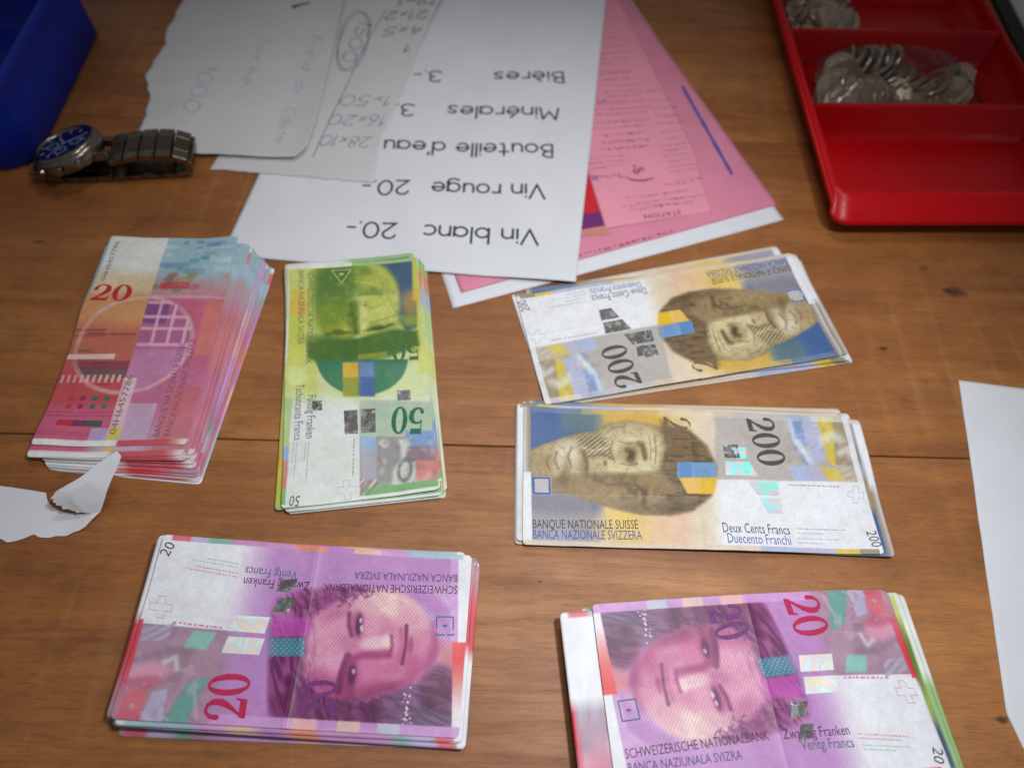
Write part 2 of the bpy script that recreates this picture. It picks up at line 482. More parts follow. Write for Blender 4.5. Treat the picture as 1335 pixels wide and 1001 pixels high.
# ---- 20, portrait side
def art_20():
    L, W = 137, 74
    a = Art(L, W, ([(215, 698), (616, 721), (600, 965), (146, 938)], [(L, 0), (0, 0), (0, W), (L, W)]))
    a.view(120, 680, 2.519); X, Y = a.X, a.Y
    a.put(np.ones_like(X), (188, 138, 196))
    a.put(sm(0, 500, Y - 330), (190, 130, 190), .6)
    # pale window and its fade into violet
    win = (1 - sm(430, 600, X + (Y - 200) * 0.25)) * np.clip((334 + (X - 165) * 0.085 - Y) / 4 + .5, 0, 1)
    a.put(win, (232, 234, 240))
    low = (1 - sm(380, 470, X + (Y - 500) * .3)) * np.clip((Y - 334 - (X - 165) * 0.085) / 4 + .5, 0, 1)
    a.put(low, (176, 142, 164))
    a.put(a.nz(60, 3) * low, (150, 118, 146), .6)
    a.view(130, 690, 3.452); X, Y = a.X, a.Y
    # bands under the window
    for pts, c, al in (([(420, 455), (525, 465), (470, 542), (370, 532)], (140, 196, 184), .95),
                       ([(395, 690), (490, 660), (380, 890), (275, 872)], (104, 168, 156), .85),
                       ([(235, 735), (305, 720), (280, 880), (180, 868)], (186, 178, 208), .9),
                       ([(135, 735), (225, 700), (180, 868), (78, 850)], (222, 96, 116), .8),
                       ([(300, 520), (420, 540), (360, 690), (300, 690)], (150, 122, 138), .5)):
        a.put(a.poly(pts, 4), c, al)
    st = a.poly([(200, 440), (340, 425), (300, 500), (185, 505)], 4)
    for k, c in enumerate(((226, 110, 130), (150, 190, 180), (184, 170, 210))):
        a.put(st * (1 - a.hatch(62, 26 + k * 3, .55)), c, .7)
    a.put(a.ell(225, 640, 95, 42, -8, .5), (226, 160, 184), .9)
    a.put(a.ell(200, 690, 95, 30, -6, .5), (206, 92, 120), .55)
    a.put(a.ell(150, 770, 70, 50, -30, .6), (226, 130, 140), .6)
    a.put(a.line([(290, 600), (340, 575), (345, 630)], 20, 14), (232, 226, 236), .7)
    a.put(a.line([(165, 585), (300, 545), (420, 550)], 24, 22), (138, 116, 128), .5)
    a.put(a.line([(400, 730), (425, 690), (430, 850)], 14, 12), (214, 190, 210), .5)
    for k in range(40):
        r_ = np.random.RandomState(k); x, y = r_.uniform(120, 460), r_.uniform(560, 870)
        a.put(a.ell(x, y, r_.uniform(6, 26), r_.uniform(4, 14), r_.uniform(0, 180), .7), (226, 205, 218) if k % 2 else (150, 110, 136), .28)
    a.put(a.rect(0, 405, 205 - 0, 900, 4) * np.clip((200 - (Y - 410) * .255 - X) / 8 + .5, 0, 1) * (1 - sm(560, 800, Y)), (222, 62, 76), .95)
    a.put(a.rect(0, 405, 205, 900, 4) * np.clip((182 - (Y - 410) * .285 - X) / 8 + .5, 0, 1) * sm(560, 800, Y), (230, 214, 214))
    # ---- portrait
    a.view(120, 680, 2.519); X, Y = a.X, a.Y
    frame = a.rect(575, 205, 1205, 682, 10)
    a.put(frame * sm(0, 120, X - 575), (196, 150, 202), .7)
    a.put(a.ell(1150, 290, 150, 105, 20, .5) * frame, (208, 170, 216), .9)
    a.put(a.line([(1060, 235), (1130, 290), (1190, 372)], 26, 20) * frame, (178, 116, 184), .7); a.put(a.line([(1100, 215), (1200, 290)], 18, 14) * frame, (226, 200, 232), .6)
    a.put(a.ell(1120, 250, 90, 18, 40, .6) * frame, (182, 120, 190), .6)
    a.put(a.poly([(1125, 395), (1205, 395), (1205, 470), (1150, 480)], 14), (222, 140, 140), .8)
    hairc = (112, 40, 94)
    def strands(m, cell, ang, lo, hi, al, sd):
        t = rad(ang); u = a.X * math.cos(t) + a.Y * math.sin(t); v = -a.X * math.sin(t) + a.Y * math.cos(t)
        q = noise2(u / 5.0, v + 9 * a.nz(40, sd), cell, sd)
        a.put(m * np.clip(q, 0, 1), hi, al); a.put(m * np.clip(-q, 0, 1), lo, al)
    hair = np.zeros_like(X)
    for cx, cy, rx, ry, ro, c, al in (
            (660, 320, 78, 105, 10, (182, 112, 176), .8), (755, 250, 140, 40, -8, (158, 82, 138), .9), (650, 500, 92, 160, 0, hairc, 1),
            (690, 590, 115, 86, 10, hairc, 1), (820, 628, 200, 68, 2, (120, 48, 96), 1), (940, 620, 160, 76, 0, (132, 58, 106), 1),
            (1085, 615, 130, 82, -10, (142, 106, 140), .95), (1120, 645, 95, 50, 0, (128, 108, 136), .9), (1140, 552, 62, 78, 12, (108, 46, 84), .95),
            (880, 232, 60, 24, 20, (170, 92, 146), .8), (705, 290, 50, 50, 20, (150, 74, 130), .75)):
        m = a.ell(cx, cy, rx, ry, ro, .35) * frame; a.put(m, c, al); hair = np.maximum(hair, m)
    strands(hair * (1 - sm(900, 1000, X)), 9, 70, (80, 24, 72), (176, 96, 156), .75, 5)
    strands(hair * sm(760, 900, X), 8, 20, (96, 50, 84), (176, 132, 172), .6, 9)
    # face
    FACE = [(716, 318), (760, 285), (812, 258), (880, 236), (945, 218), (1000, 228), (1050, 256), (1090, 305), (1122, 360), (1140, 404), (1132, 440), (1105, 475), (1062, 518), (985, 560), (900, 584), (820, 582), (740, 560), (695, 510), (694, 440), (702, 380)]
    face = a.poly(FACE, 13)
    a.put(face, (222, 146, 182))
    def F_(cx, cy, rx, ry, ro, so, c, al): a.put(face * a.ell(cx, cy, rx, ry, ro, so), c, al)
    F_(770, 410, 76, 120, 0, .6, (236, 174, 198), .95)
    F_(1000, 300, 130, 90, 12, .6, (224, 150, 174), .8)
    F_(985, 262, 136, 52, 12, .5, (250, 228, 212), .97)
    F_(1065, 330, 58, 56, 45, .7, (232, 184, 190), .8)
    F_(880, 262, 70, 28, -8, .6, (236, 200, 202), .85)
    F_(930, 562, 210, 46, -4, .6, (172, 58, 114), .85)
    F_(1080, 480, 60, 70, 30, .6, (180, 72, 124), .75)
    F_(750, 540, 80, 50, 20, .6, (176, 76, 132), .8)
    F_(985, 490, 70, 36, 0, .7, (204, 110, 152), .7)
    F_(1092, 410, 34, 52, 5, .6, (218, 136, 172), .8)
    F_(1125, 430, 22, 80, 10, .7, (176, 76, 130), .8)
    F_(905, 500, 60, 40, 0, .7, (212, 116, 160), .7)
    F_(800, 290, 60, 26, -25, .7, (190, 104, 150), .6)
    F_(1040, 300, 46, 30, 50, .7, (226, 160, 178), .6)
    F_(900, 330, 40, 60, 0, .7, (232, 176, 194), .5)
    F_(835, 400, 40, 30, 0, .7, (198, 110, 156), .5)
    a.put(face * np.clip(a.nz(26, 14) * .6 + a.nz(11, 15) * .5, 0, 1), (186, 100, 150), .28)
    a.put(face * np.clip(-a.nz(30, 16), 0, 1), (232, 176, 196), .3)
    # curls over the edge of the face
    for k in range(54):
        r_ = np.random.RandomState(k + 500); t = r_.uniform(0, 1)
        if k % 2: cx, cy = 690 + 230 * t + r_.uniform(-30, 20), 300 - 78 * t + r_.uniform(-34, 14)
        else: cx, cy = 690 + 400 * t + r_.uniform(-30, 20), 512 + 110 * math.sin(min(1, t * 1.4) * 1.7) + r_.uniform(-22, 40)
        rr_ = r_.uniform(9, 24); a0 = r_.uniform(0, 360)
        pts = [(cx + rr_ * math.cos(rad(a0 + q * 32)), cy + rr_ * .7 * math.sin(rad(a0 + q * 32))) for q in range(6)]
        a.put(a.line(pts, r_.uniform(4, 9), 4) * frame, ((104, 38, 88), (182, 100, 160), (132, 56, 112))[k % 3], .55 if k % 2 else .45)
    strands(a.ell(705, 420, 26, 130, 0, .5) * frame, 9, 80, (110, 40, 92), (150, 70, 130), .7, 11)
    # brows, eyes
    for (bx, by, tx, ty, wd) in ((842, 298, 850, 372, 13), (838, 440, 806, 560, 24)):
        a.put(a.line([(bx, by), ((bx + tx) / 2 - 5, (by + ty) / 2), (tx, ty)], wd, 7), (116, 36, 92), .85)
    a.put(a.ell(868, 335, 22, 44, 4, .5), (168, 78, 128), .7)
    a.put(a.ell(874, 336, 11, 34, 4, .5), (90, 26, 76), .95)
    a.put(a.ell(880, 322, 5, 9, 0, .5), (232, 190, 216)); a.put(a.ell(883, 348, 6, 11, 0, .5), (236, 200, 220))
    a.put(a.ell(846, 500, 26, 48, 8, .6), (150, 52, 110), .85)
    a.put(a.ell(852, 502, 12, 34, 6, .5), (96, 26, 78), .95)
    a.put(a.ell(857, 492, 6, 9, 0, .5), (226, 164, 200), .95)
    # nose
    a.put(a.line([(848, 452), (890, 438), (972, 436)], 26, 13), (166, 58, 112), .85)
    a.put(a.ell(930, 396, 52, 20, -8, .5), (238, 208, 208), .95)
    a.put(a.ell(967, 390, 16, 22, 0, .5), (244, 226, 214), .9)
    a.put(a.line([(982, 372), (984, 410), (974, 440)], 10, 6), (168, 60, 112), .85)
    # mouth
    a.put(a.line([(1032, 338), (1030, 400), (1018, 466)], 11, 6), (120, 34, 86), .95)
    a.put(a.line([(1014, 350), (1016, 400), (1006, 450)], 14, 10), (190, 84, 132), .6)
    a.put(a.ell(1046, 404, 10, 28, 4, .6), (176, 70, 122), .8)
    a.put(a.line([(1120, 330), (1132, 420), (1090, 520)], 16, 14), (170, 70, 128), .55)
    # violet ghost numeral over the hair
    a.numeral('20', (800, 640), (800, 515), 15.0, (112, 50, 116))
    # engraved lines
    eng = frame * (0.35 + 0.65 * a.ell(930, 430, 280, 240, 0, .4))
    a.mul(eng * a.hatch(38, 9.5, .5), (206, 180, 206), .5); a.mul(eng * a.hatch(-50, 10.5, .6), (226, 206, 226), .35)
    a.mul(frame * a.ell(1000, 620, 240, 85, 0, .3) * a.hatch(-40, 9, .5), (170, 160, 186), .75)
    for k in range(22):  # pale dots paint glints of the embossed paper into the print
        r_ = np.random.RandomState(k + 300); x, y = 1036 + (k % 2) * 14 - 10 + r_.uniform(-9, 9), r_.uniform(535, 676)
        a.put(a.ell(x, y, r_.uniform(2, 4), r_.uniform(2, 5), 0, .4) * frame, (236, 224, 240), .85)
    # violet tiles beside the portrait
    a.put(a.rect(590, 312, 710, 376, 4), (192, 76, 176), .75)
    a.put(a.rect(572, 379, 694, 441, 3), (66, 128, 148), .92)
    a.put(a.rect(572, 379, 694, 441, 3) * (a.hatch(45, 13, .6) * a.hatch(-45, 13, .6)), (150, 190, 204), .7)
    a.put(a.rect(540, 379, 590, 441, 14), (182, 128, 190), .6)
    # margins
    a.put(np.clip((X - 1203) / 4 + .5, 0, 1), (232, 234, 240))
    a.put(np.clip((X - 1186) / 4 + .5, 0, 1) * sm(390, 396, Y), (228, 84, 84))
    a.put(np.clip((X - 1186) / 4 + .5, 0, 1) * sm(430, 660, Y), (236, 232, 238))
    a.put(np.clip((X - 1178) / 4 + .5, 0, 1) * (1 - np.clip((X - 1203) / 4 + .5, 0, 1)) * (1 - sm(386, 392, Y)), (206, 160, 212))
    # edge bar
    ex = a.L - a.mx
    bar = 1 - sm(2.1, 2.5, a.my)
    for x0, x1, c in ((4, 12, (226, 110, 124)), (12, 20, (190, 180, 216)), (20, 30, (132, 180, 168)), (30, 46, (196, 140, 190)), (46, 58, (206, 150, 200)), (58, 72, (226, 140, 110)), (72, 84, (196, 140, 200)), (84, 96, (236, 196, 170)), (96, 108, (214, 160, 210)), (108, 122, (170, 196, 210)), (122, 133, (176, 206, 216))):
        a.put(bar * (ex > x0) * (ex <= x1), c, .95)
    bar2 = 1 - sm(3.6, 4.2, a.W - a.my)
    a.put(bar2 * sm(36, 40, ex), (206, 158, 212), .9)
    for x0, x1, c in ((70, 80, (226, 176, 170)), (88, 97, (222, 190, 180)), (104, 113, (190, 196, 210))):
        a.put(bar2 * (ex > x0) * (ex <= x1), c, .9)
    a.C *= (1 + .025 * a.nz(9, 2) + .02 * a.nz(30, 7))[..., None]
    # lettering
    a.text('SCHWEIZERISCHE NATIONALBANK', (1201, 204), (756, 198), 3.5, (88, 44, 80))
    a.text('BANCA NAZIUNALA SVIZRA', (1201, 167), (859, 158), 3.3, (84, 74, 122))
    a.text('Zwanzig Franken', (712, 194), (497, 181), 3.8, (80, 52, 82))
    a.text('Ventg Francs', (671, 159), (503, 146), 3.8, (74, 104, 120))
    a.text('20', (252, 118), (277, 78), 4.6, (84, 76, 88))
    a.micro((476, 147), (330, 124), (140, 178, 178), 1, lines=2, gap=1.5)
    a.micro((472, 178), (305, 150), (214, 118, 140), 2, lines=2, gap=1.5)
    a.micro((425, 345), (264, 327), (206, 100, 126), 3, h=1.0)
    cross_outline(a, 227, 281, 36, (200, 150, 166), 6)
    a.numeral('20', (500, 650), (520, 497), 16.5, (182, 38, 82))
    a.path([(1132, 308), (1188, 308), (1188, 369), (1132, 369)], .55, (72, 108, 138), True)
    a.path([(1156, 338), (1164, 338)], 1.0, (72, 108, 138))
    a.foil([(462, 306), (580, 312), (562, 366), (442, 357)], 0)
    a.foil([(444, 376), (564, 382), (544, 437), (421, 430)], 1)
    a.foil([(622, 186), (672, 182), (640, 228), (598, 226)], 3)
    a.foil([(612, 248), (664, 244), (640, 294), (584, 292)], 3)
    return a

# ---- 200, portrait side
def art_200():
    L, W = 170, 74
    a = Art(L, W, ([(684, 538), (1107, 543), (1150, 722), (680, 711)], [(0, W), (L, W), (L, 0), (0, 0)]))
    a.view(650, 510, 2.472); X, Y = a.X, a.Y
    a.put(np.ones_like(X), (216, 206, 200))
    # ochre and rose field
    a.put(a.rect(300, 0, 700, 600, 60), (222, 196, 140), .9)
    a.put(a.rect(320, 60, 540, 170, 22), (206, 168, 66), .85)
    a.put(a.rect(330, 350, 520, 520, 40), (232, 200, 96), .7)
    a.put(a.rect(460, 350, 640, 520, 34), (230, 192, 176), .6)
    a.put(a.rect(600, 60, 700, 520, 26), (222, 208, 188), .8)
    a.put(a.rect(80, 60, 320, 400, 18), (62, 96, 152), .95)
    a.put(a.rect(200, 60, 330, 150, 20), (112, 132, 116), .6)
    a.put(a.rect(80, 300, 310, 520, 30), (150, 144, 150), .85)
    a.put(a.rect(90, 430, 250, 520, 40), (176, 182, 210), .5)
    a.put(a.rect(300, 66, 560, 84, 4), (196, 160, 90), .5)
    # grey field and bands
    a.put(a.rect(690, 60, 1240, 292, 6), (178, 172, 166))
    a.put(a.rect(690, 60, 900, 292, 60), (186, 180, 176), .5)
    a.view(920, 530, 5.004); X, Y = a.X, a.Y
    for pts, c, al in (([(520, 30), (640, 30), (650, 240), (690, 385), (640, 385), (545, 230)], (122, 152, 204), .95),
                       ([(630, 30), (730, 30), (790, 350), (700, 385), (645, 240)], (176, 180, 210), .9),
                       ([(720, 30), (840, 30), (880, 240), (850, 380), (795, 360)], (204, 182, 62), .95),
                       ([(835, 30), (930, 30), (1010, 380), (850, 380)], (156, 140, 112), .9),
                       ([(525, 392), (650, 392), (690, 490), (570, 485)], (166, 180, 218), .95),
                       ([(655, 392), (735, 394), (800, 490), (695, 490)], (180, 178, 206), .9),
                       ([(735, 394), (860, 396), (920, 492), (800, 490)], (208, 188, 96), .95)):
        a.put(a.poly(pts, 6), c, al)
    st = a.poly([(850, 396), (950, 398), (1005, 492), (915, 490)], 5)
    a.put(st, (208, 190, 100), .9); a.put(st * a.hatch(70, 42, .5), (170, 160, 206), .95)
    for pts, wd in (([(545, 100), (570, 220), (640, 310), (680, 370)], 34), ([(770, 210), (830, 185), (880, 215)], 60), ([(880, 300), (930, 280), (960, 330)], 44), ([(600, 240), (660, 330)], 50)):
        a.put(a.line(pts, wd, wd * .5), (226, 228, 226), .65)
    for k in range(50):
        r_ = np.random.RandomState(k + 70); x, y = r_.uniform(530, 980), r_.uniform(70, 380)
        a.put(a.ell(x, y, r_.uniform(8, 34), r_.uniform(4, 18), r_.uniform(0, 180), .7), (226, 224, 210) if k % 2 else (140, 134, 128), .25)
    a.put(np.clip((Y - 488 - (X - 260) * .005) / 8 + .5, 0, 1) * sm(-40, 120, X), (226, 228, 232))
    a.put(a.rect(560, 497, 1060, 915, 20), (228, 230, 236), .6)
    a.put(sm(930, 1030, X - (Y - 60) * .24) * (1 - sm(480, 490, Y)), (150, 138, 124), .6)
    # ---- portrait
    a.view(680, 530, 5.135); X, Y = a.X, a.Y
    oval = a.poly([(60, 320), (150, 280), (330, 222), (500, 190), (560, 140), (700, 115), (900, 150), (1110, 190), (1220, 280), (1285, 430), (1240, 610), (1120, 700), (960, 735), (780, 735), (600, 700), (470, 660), (330, 610), (230, 590), (120, 560), (60, 480)], 9)
    a.put(oval, (166, 146, 108))
    a.put(a.poly([(920, 120), (1110, 190), (1220, 280), (1285, 430), (1240, 610), (1120, 700), (960, 735), (930, 600), (1000, 560), (900, 430), (930, 260)], 22), (116, 96, 70), .95)
    a.put(a.ell(920, 680, 220, 70, 0, .6) * oval, (118, 98, 68), .8)
    face = a.poly([(60, 330), (150, 285), (330, 230), (520, 200), (620, 150), (790, 140), (930, 230), (935, 300), (900, 430), (780, 470), (520, 470), (400, 480), (260, 490), (100, 470)], 26)
    a.put(face * oval, (204, 190, 150))
    a.put(a.ell(700, 330, 240, 150, 0, .6) * face, (224, 214, 170), .8)
    a.put(a.ell(290, 350, 70, 90, 20, .6) * face, (236, 228, 212), .9)
    a.put(a.ell(840, 330, 90, 110, 0, .6) * face, (226, 216, 172), .8)
    a.put(a.ell(120, 400, 100, 70, 0, .7) * face, (178, 152, 112), .8)
    a.put(a.poly([(400, 380), (560, 320), (780, 460), (560, 470), (420, 470)], 16), (206, 190, 150), .7)
    a.put(a.poly([(560, 370), (690, 400), (790, 470), (560, 462)], 10), (230, 222, 182), .85)
    # shaded side of the face
    a.put(a.ell(640, 560, 330, 92, 2, .5) * oval, (168, 146, 106), .9)
    a.put(a.poly([(400, 475), (780, 470), (770, 540), (640, 560), (430, 520)], 18), (136, 116, 82), .8)
    a.put(a.ell(880, 560, 130, 80, 10, .6) * oval, (166, 142, 102), .7)
    a.put(a.ell(380, 540, 130, 50, 6, .6) * oval, (160, 134, 96), .7)
    a.put(a.ell(290, 450, 26, 90, 8, .6), (150, 128, 92), .6)
    a.put(a.ell(410, 430, 30, 90, -6, .6), (140, 118, 84), .6)
    # eyes and brows
    a.put(a.ell(715, 335, 48, 70, 10, .6), (146, 124, 86), .9)
    a.put(a.ell(720, 350, 22, 44, 6, .5), (92, 78, 54), .9)
    a.put(a.ell(800, 310, 16, 60, -6, .6), (126, 106, 72), .85)
    a.put(a.ell(650, 320, 22, 50, 20, .6), (180, 162, 122), .7)
    a.put(a.ell(725, 565, 34, 44, 0, .6), (104, 86, 60), .75); a.put(a.ell(735, 560, 6, 6), (210, 196, 170), .8)
    a.put(a.ell(800, 600, 22, 60, 10, .6), (112, 94, 64), .7)
    a.put(a.ell(545, 400, 14, 22, 0, .5), (128, 106, 74), .7)
    # moustache strokes
    mo = a.poly([(370, 230), (520, 205), (590, 320), (600, 360), (420, 350), (380, 310)], 26)
    a.put(mo, (190, 178, 140), .6); a.put(mo * a.hatch(52, 22, .5), (96, 88, 66), .8)
    a.put(a.ell(270, 510, 40, 50, 10, .6), (124, 104, 74), .7)
    a.put(np.clip(a.nz(20, 4), 0, 1) * oval * sm(880, 960, X), (150, 128, 96), .5)
    a.mul(oval * a.hatch(38, 13, .5), (214, 206, 196), .5)
    a.mul(a.rect(60, 60, 1290, 920, 20) * a.hatch(86, 17, .5), (236, 232, 226), .5)
    a.numeral('200', (934, 92), (944, 384), 14.0, (122, 98, 68))
    def wr(pts, w_, c, al): a.put(a.line(pts, w_, w_ * .6) * oval, c, al)
    for pts, w_ in (([(640, 250), (690, 268), (770, 262)], 8), ([(650, 400), (700, 412), (760, 400)], 8), ([(840, 220), (850, 300), (846, 380)], 8), ([(872, 210), (884, 300), (876, 400)], 8),
                    ([(600, 250), (580, 320), (610, 390)], 9), ([(430, 360), (520, 340), (600, 370)], 12), ([(330, 300), (300, 360), (330, 430)], 12), ([(230, 330), (215, 390), (240, 440)], 12),
                    ([(180, 350), (165, 400), (185, 450)], 10), ([(470, 500), (560, 540), (690, 530)], 16), ([(640, 620), (720, 630), (800, 600)], 14), ([(560, 200), (600, 170), (680, 160)], 9)):
        wr(pts, w_, (112, 92, 62), .6)
    for pts, w_ in (([(400, 300), (470, 320), (560, 300)], 12), ([(260, 330), (250, 400)], 14), ([(700, 240), (790, 240)], 12), ([(560, 440), (700, 450)], 10), ([(790, 430), (850, 440)], 12)):
        wr(pts, w_, (236, 228, 196), .6)
    wr([(770, 268), (806, 300), (812, 360)], 30, (96, 78, 52), .8); wr([(690, 310), (726, 338), (700, 380)], 24, (74, 60, 40), .75)
    wr([(405, 330), (428, 400), (416, 480)], 22, (104, 84, 58), .8)
    wr([(770, 560), (806, 600), (800, 650)], 26, (84, 68, 46), .7)
    a.put(oval * np.clip(a.nz(34, 21) * .6 + a.nz(14, 22) * .6, 0, 1), (110, 90, 60), .38)
    a.put(oval * np.clip(-a.nz(24, 23), 0, 1) * (1 - sm(880, 960, X)), (214, 200, 160), .25)
    u_ = a.X + 12 * a.nz(60, 25)
    q_ = noise2(u_ / 5.0, a.Y, 12, 26); hm = a.poly([(925, 170), (1110, 190), (1220, 280), (1285, 430), (1240, 610), (1120, 700), (960, 735), (940, 600), (1000, 540), (905, 430), (930, 260)], 20)
    a.put(hm * np.clip(q_, 0, 1), (70, 56, 38), .7); a.put(hm * np.clip(-q_, 0, 1), (150, 130, 96), .5)
    a.mul(oval * a.hatch(52, 19, .5), (216, 208, 194), .4)
    # blue and yellow blocks
    a.put(a.rect(1020, 390, 1285, 488, 4) * (1 - sm(1270, 1295, X)), (110, 150, 196)); a.put(a.rect(1035, 392, 1120, 488, 4), (82, 130, 192), .8)
    a.put(a.poly([(1030, 490), (1285, 488), (1262, 595), (1085, 595)], 4), (222, 182, 96)); a.put(a.poly([(1170, 490), (1285, 488), (1262, 595), (1170, 595)], 4), (218, 178, 40))
    # margins
    a.put(np.clip((62 - X) / 6 + .5, 0, 1) * (1 - sm(455, 465, Y)), (156, 144, 130))
    a.put(np.clip((36 - X) / 24 + .5, 0, 1) * (1 - sm(455, 465, Y)), (206, 202, 198))
    a.put(np.clip((62 - X) / 6 + .5, 0, 1) * sm(455, 465, Y), (230, 232, 236))
    a.put(a.rect(74, 492, 192, 606, 4), (196, 190, 196), .9)
    a.view(650, 510, 2.472); X, Y = a.X, a.Y
    a.put(sm(1.6, 1.2, a.L - a.mx) if False else np.clip((a.mx - (L - 3.4)) / .6, 0, 1), (226, 228, 232), .9)
    bar = 1 - sm(2.2, 2.6, a.my)
    for x0, x1, c in ((0, 112, (214, 200, 180)), (112, 130, (170, 182, 216)), (130, 148, (178, 178, 206)), (148, 159, (214, 186, 70)), (159, 168, (150, 134, 110)), (168, 170, (226, 228, 232))):
        a.put(bar * (a.mx >= x0) * (a.mx <= x1), c, .9)
    bar2 = 1 - sm(3.2, 3.6, W - a.my)
    for x0, x1, c in ((4, 30, (120, 140, 170)), (30, 70, (206, 176, 110)), (70, 110, (222, 204, 180)), (110, 150, (196, 196, 204)), (150, 170, (226, 228, 232))):
        a.put(bar2 * (a.mx >= x0) * (a.mx <= x1), c, .6)
    a.C *= (1 + .025 * a.nz(9, 2) + .02 * a.nz(30, 7))[..., None]
    a.text('BANQUE NATIONALE SUISSE', (107, 446), (438, 446), 4.5, (72, 68, 70))
    a.text('BANCA NAZIONALE SVIZZERA', (107, 478), (450, 479), 4.5, (72, 92, 158))
    a.text('Deux Cents Francs', (709, 456), (929, 461), 4.9, (62, 66, 78))
    a.text('Duecento Franchi', (724, 489), (932, 494), 4.9, (80, 104, 168))
    a.text('200', (1178, 450), (1197, 502), 5.2, (84, 84, 96))
    a.micro((950, 443), (1115, 448), (120, 124, 140), 5, lines=2, gap=2.2)
    a.micro((952, 474), (1090, 478), (130, 150, 190), 6, lines=2, gap=2.2)
    a.micro((930, 305), (1095, 310), (110, 112, 124), 7, h=.8)
    cross_outline(a, 1150, 333, 27, (170, 172, 190), 4)
    a.numeral('200', (792, 94), (832, 247), 14.5, (74, 74, 70))
    a.path([(111, 290), (161, 290), (162, 338), (112, 338)], .9, (74, 100, 170), True)
    a.foil([(714, 180), (764, 180), (770, 222), (720, 222)], 3)
    a.foil([(742, 186), (790, 188), (790, 222), (760, 225)], 2)
    a.foil([(720, 233), (800, 233), (826, 278), (722, 276)], 2)
    a.foil([(794, 293), (893, 293), (897, 338), (824, 338)], 2)
    a.foil([(830, 347), (901, 348), (907, 394), (858, 394)], 2)
    return a

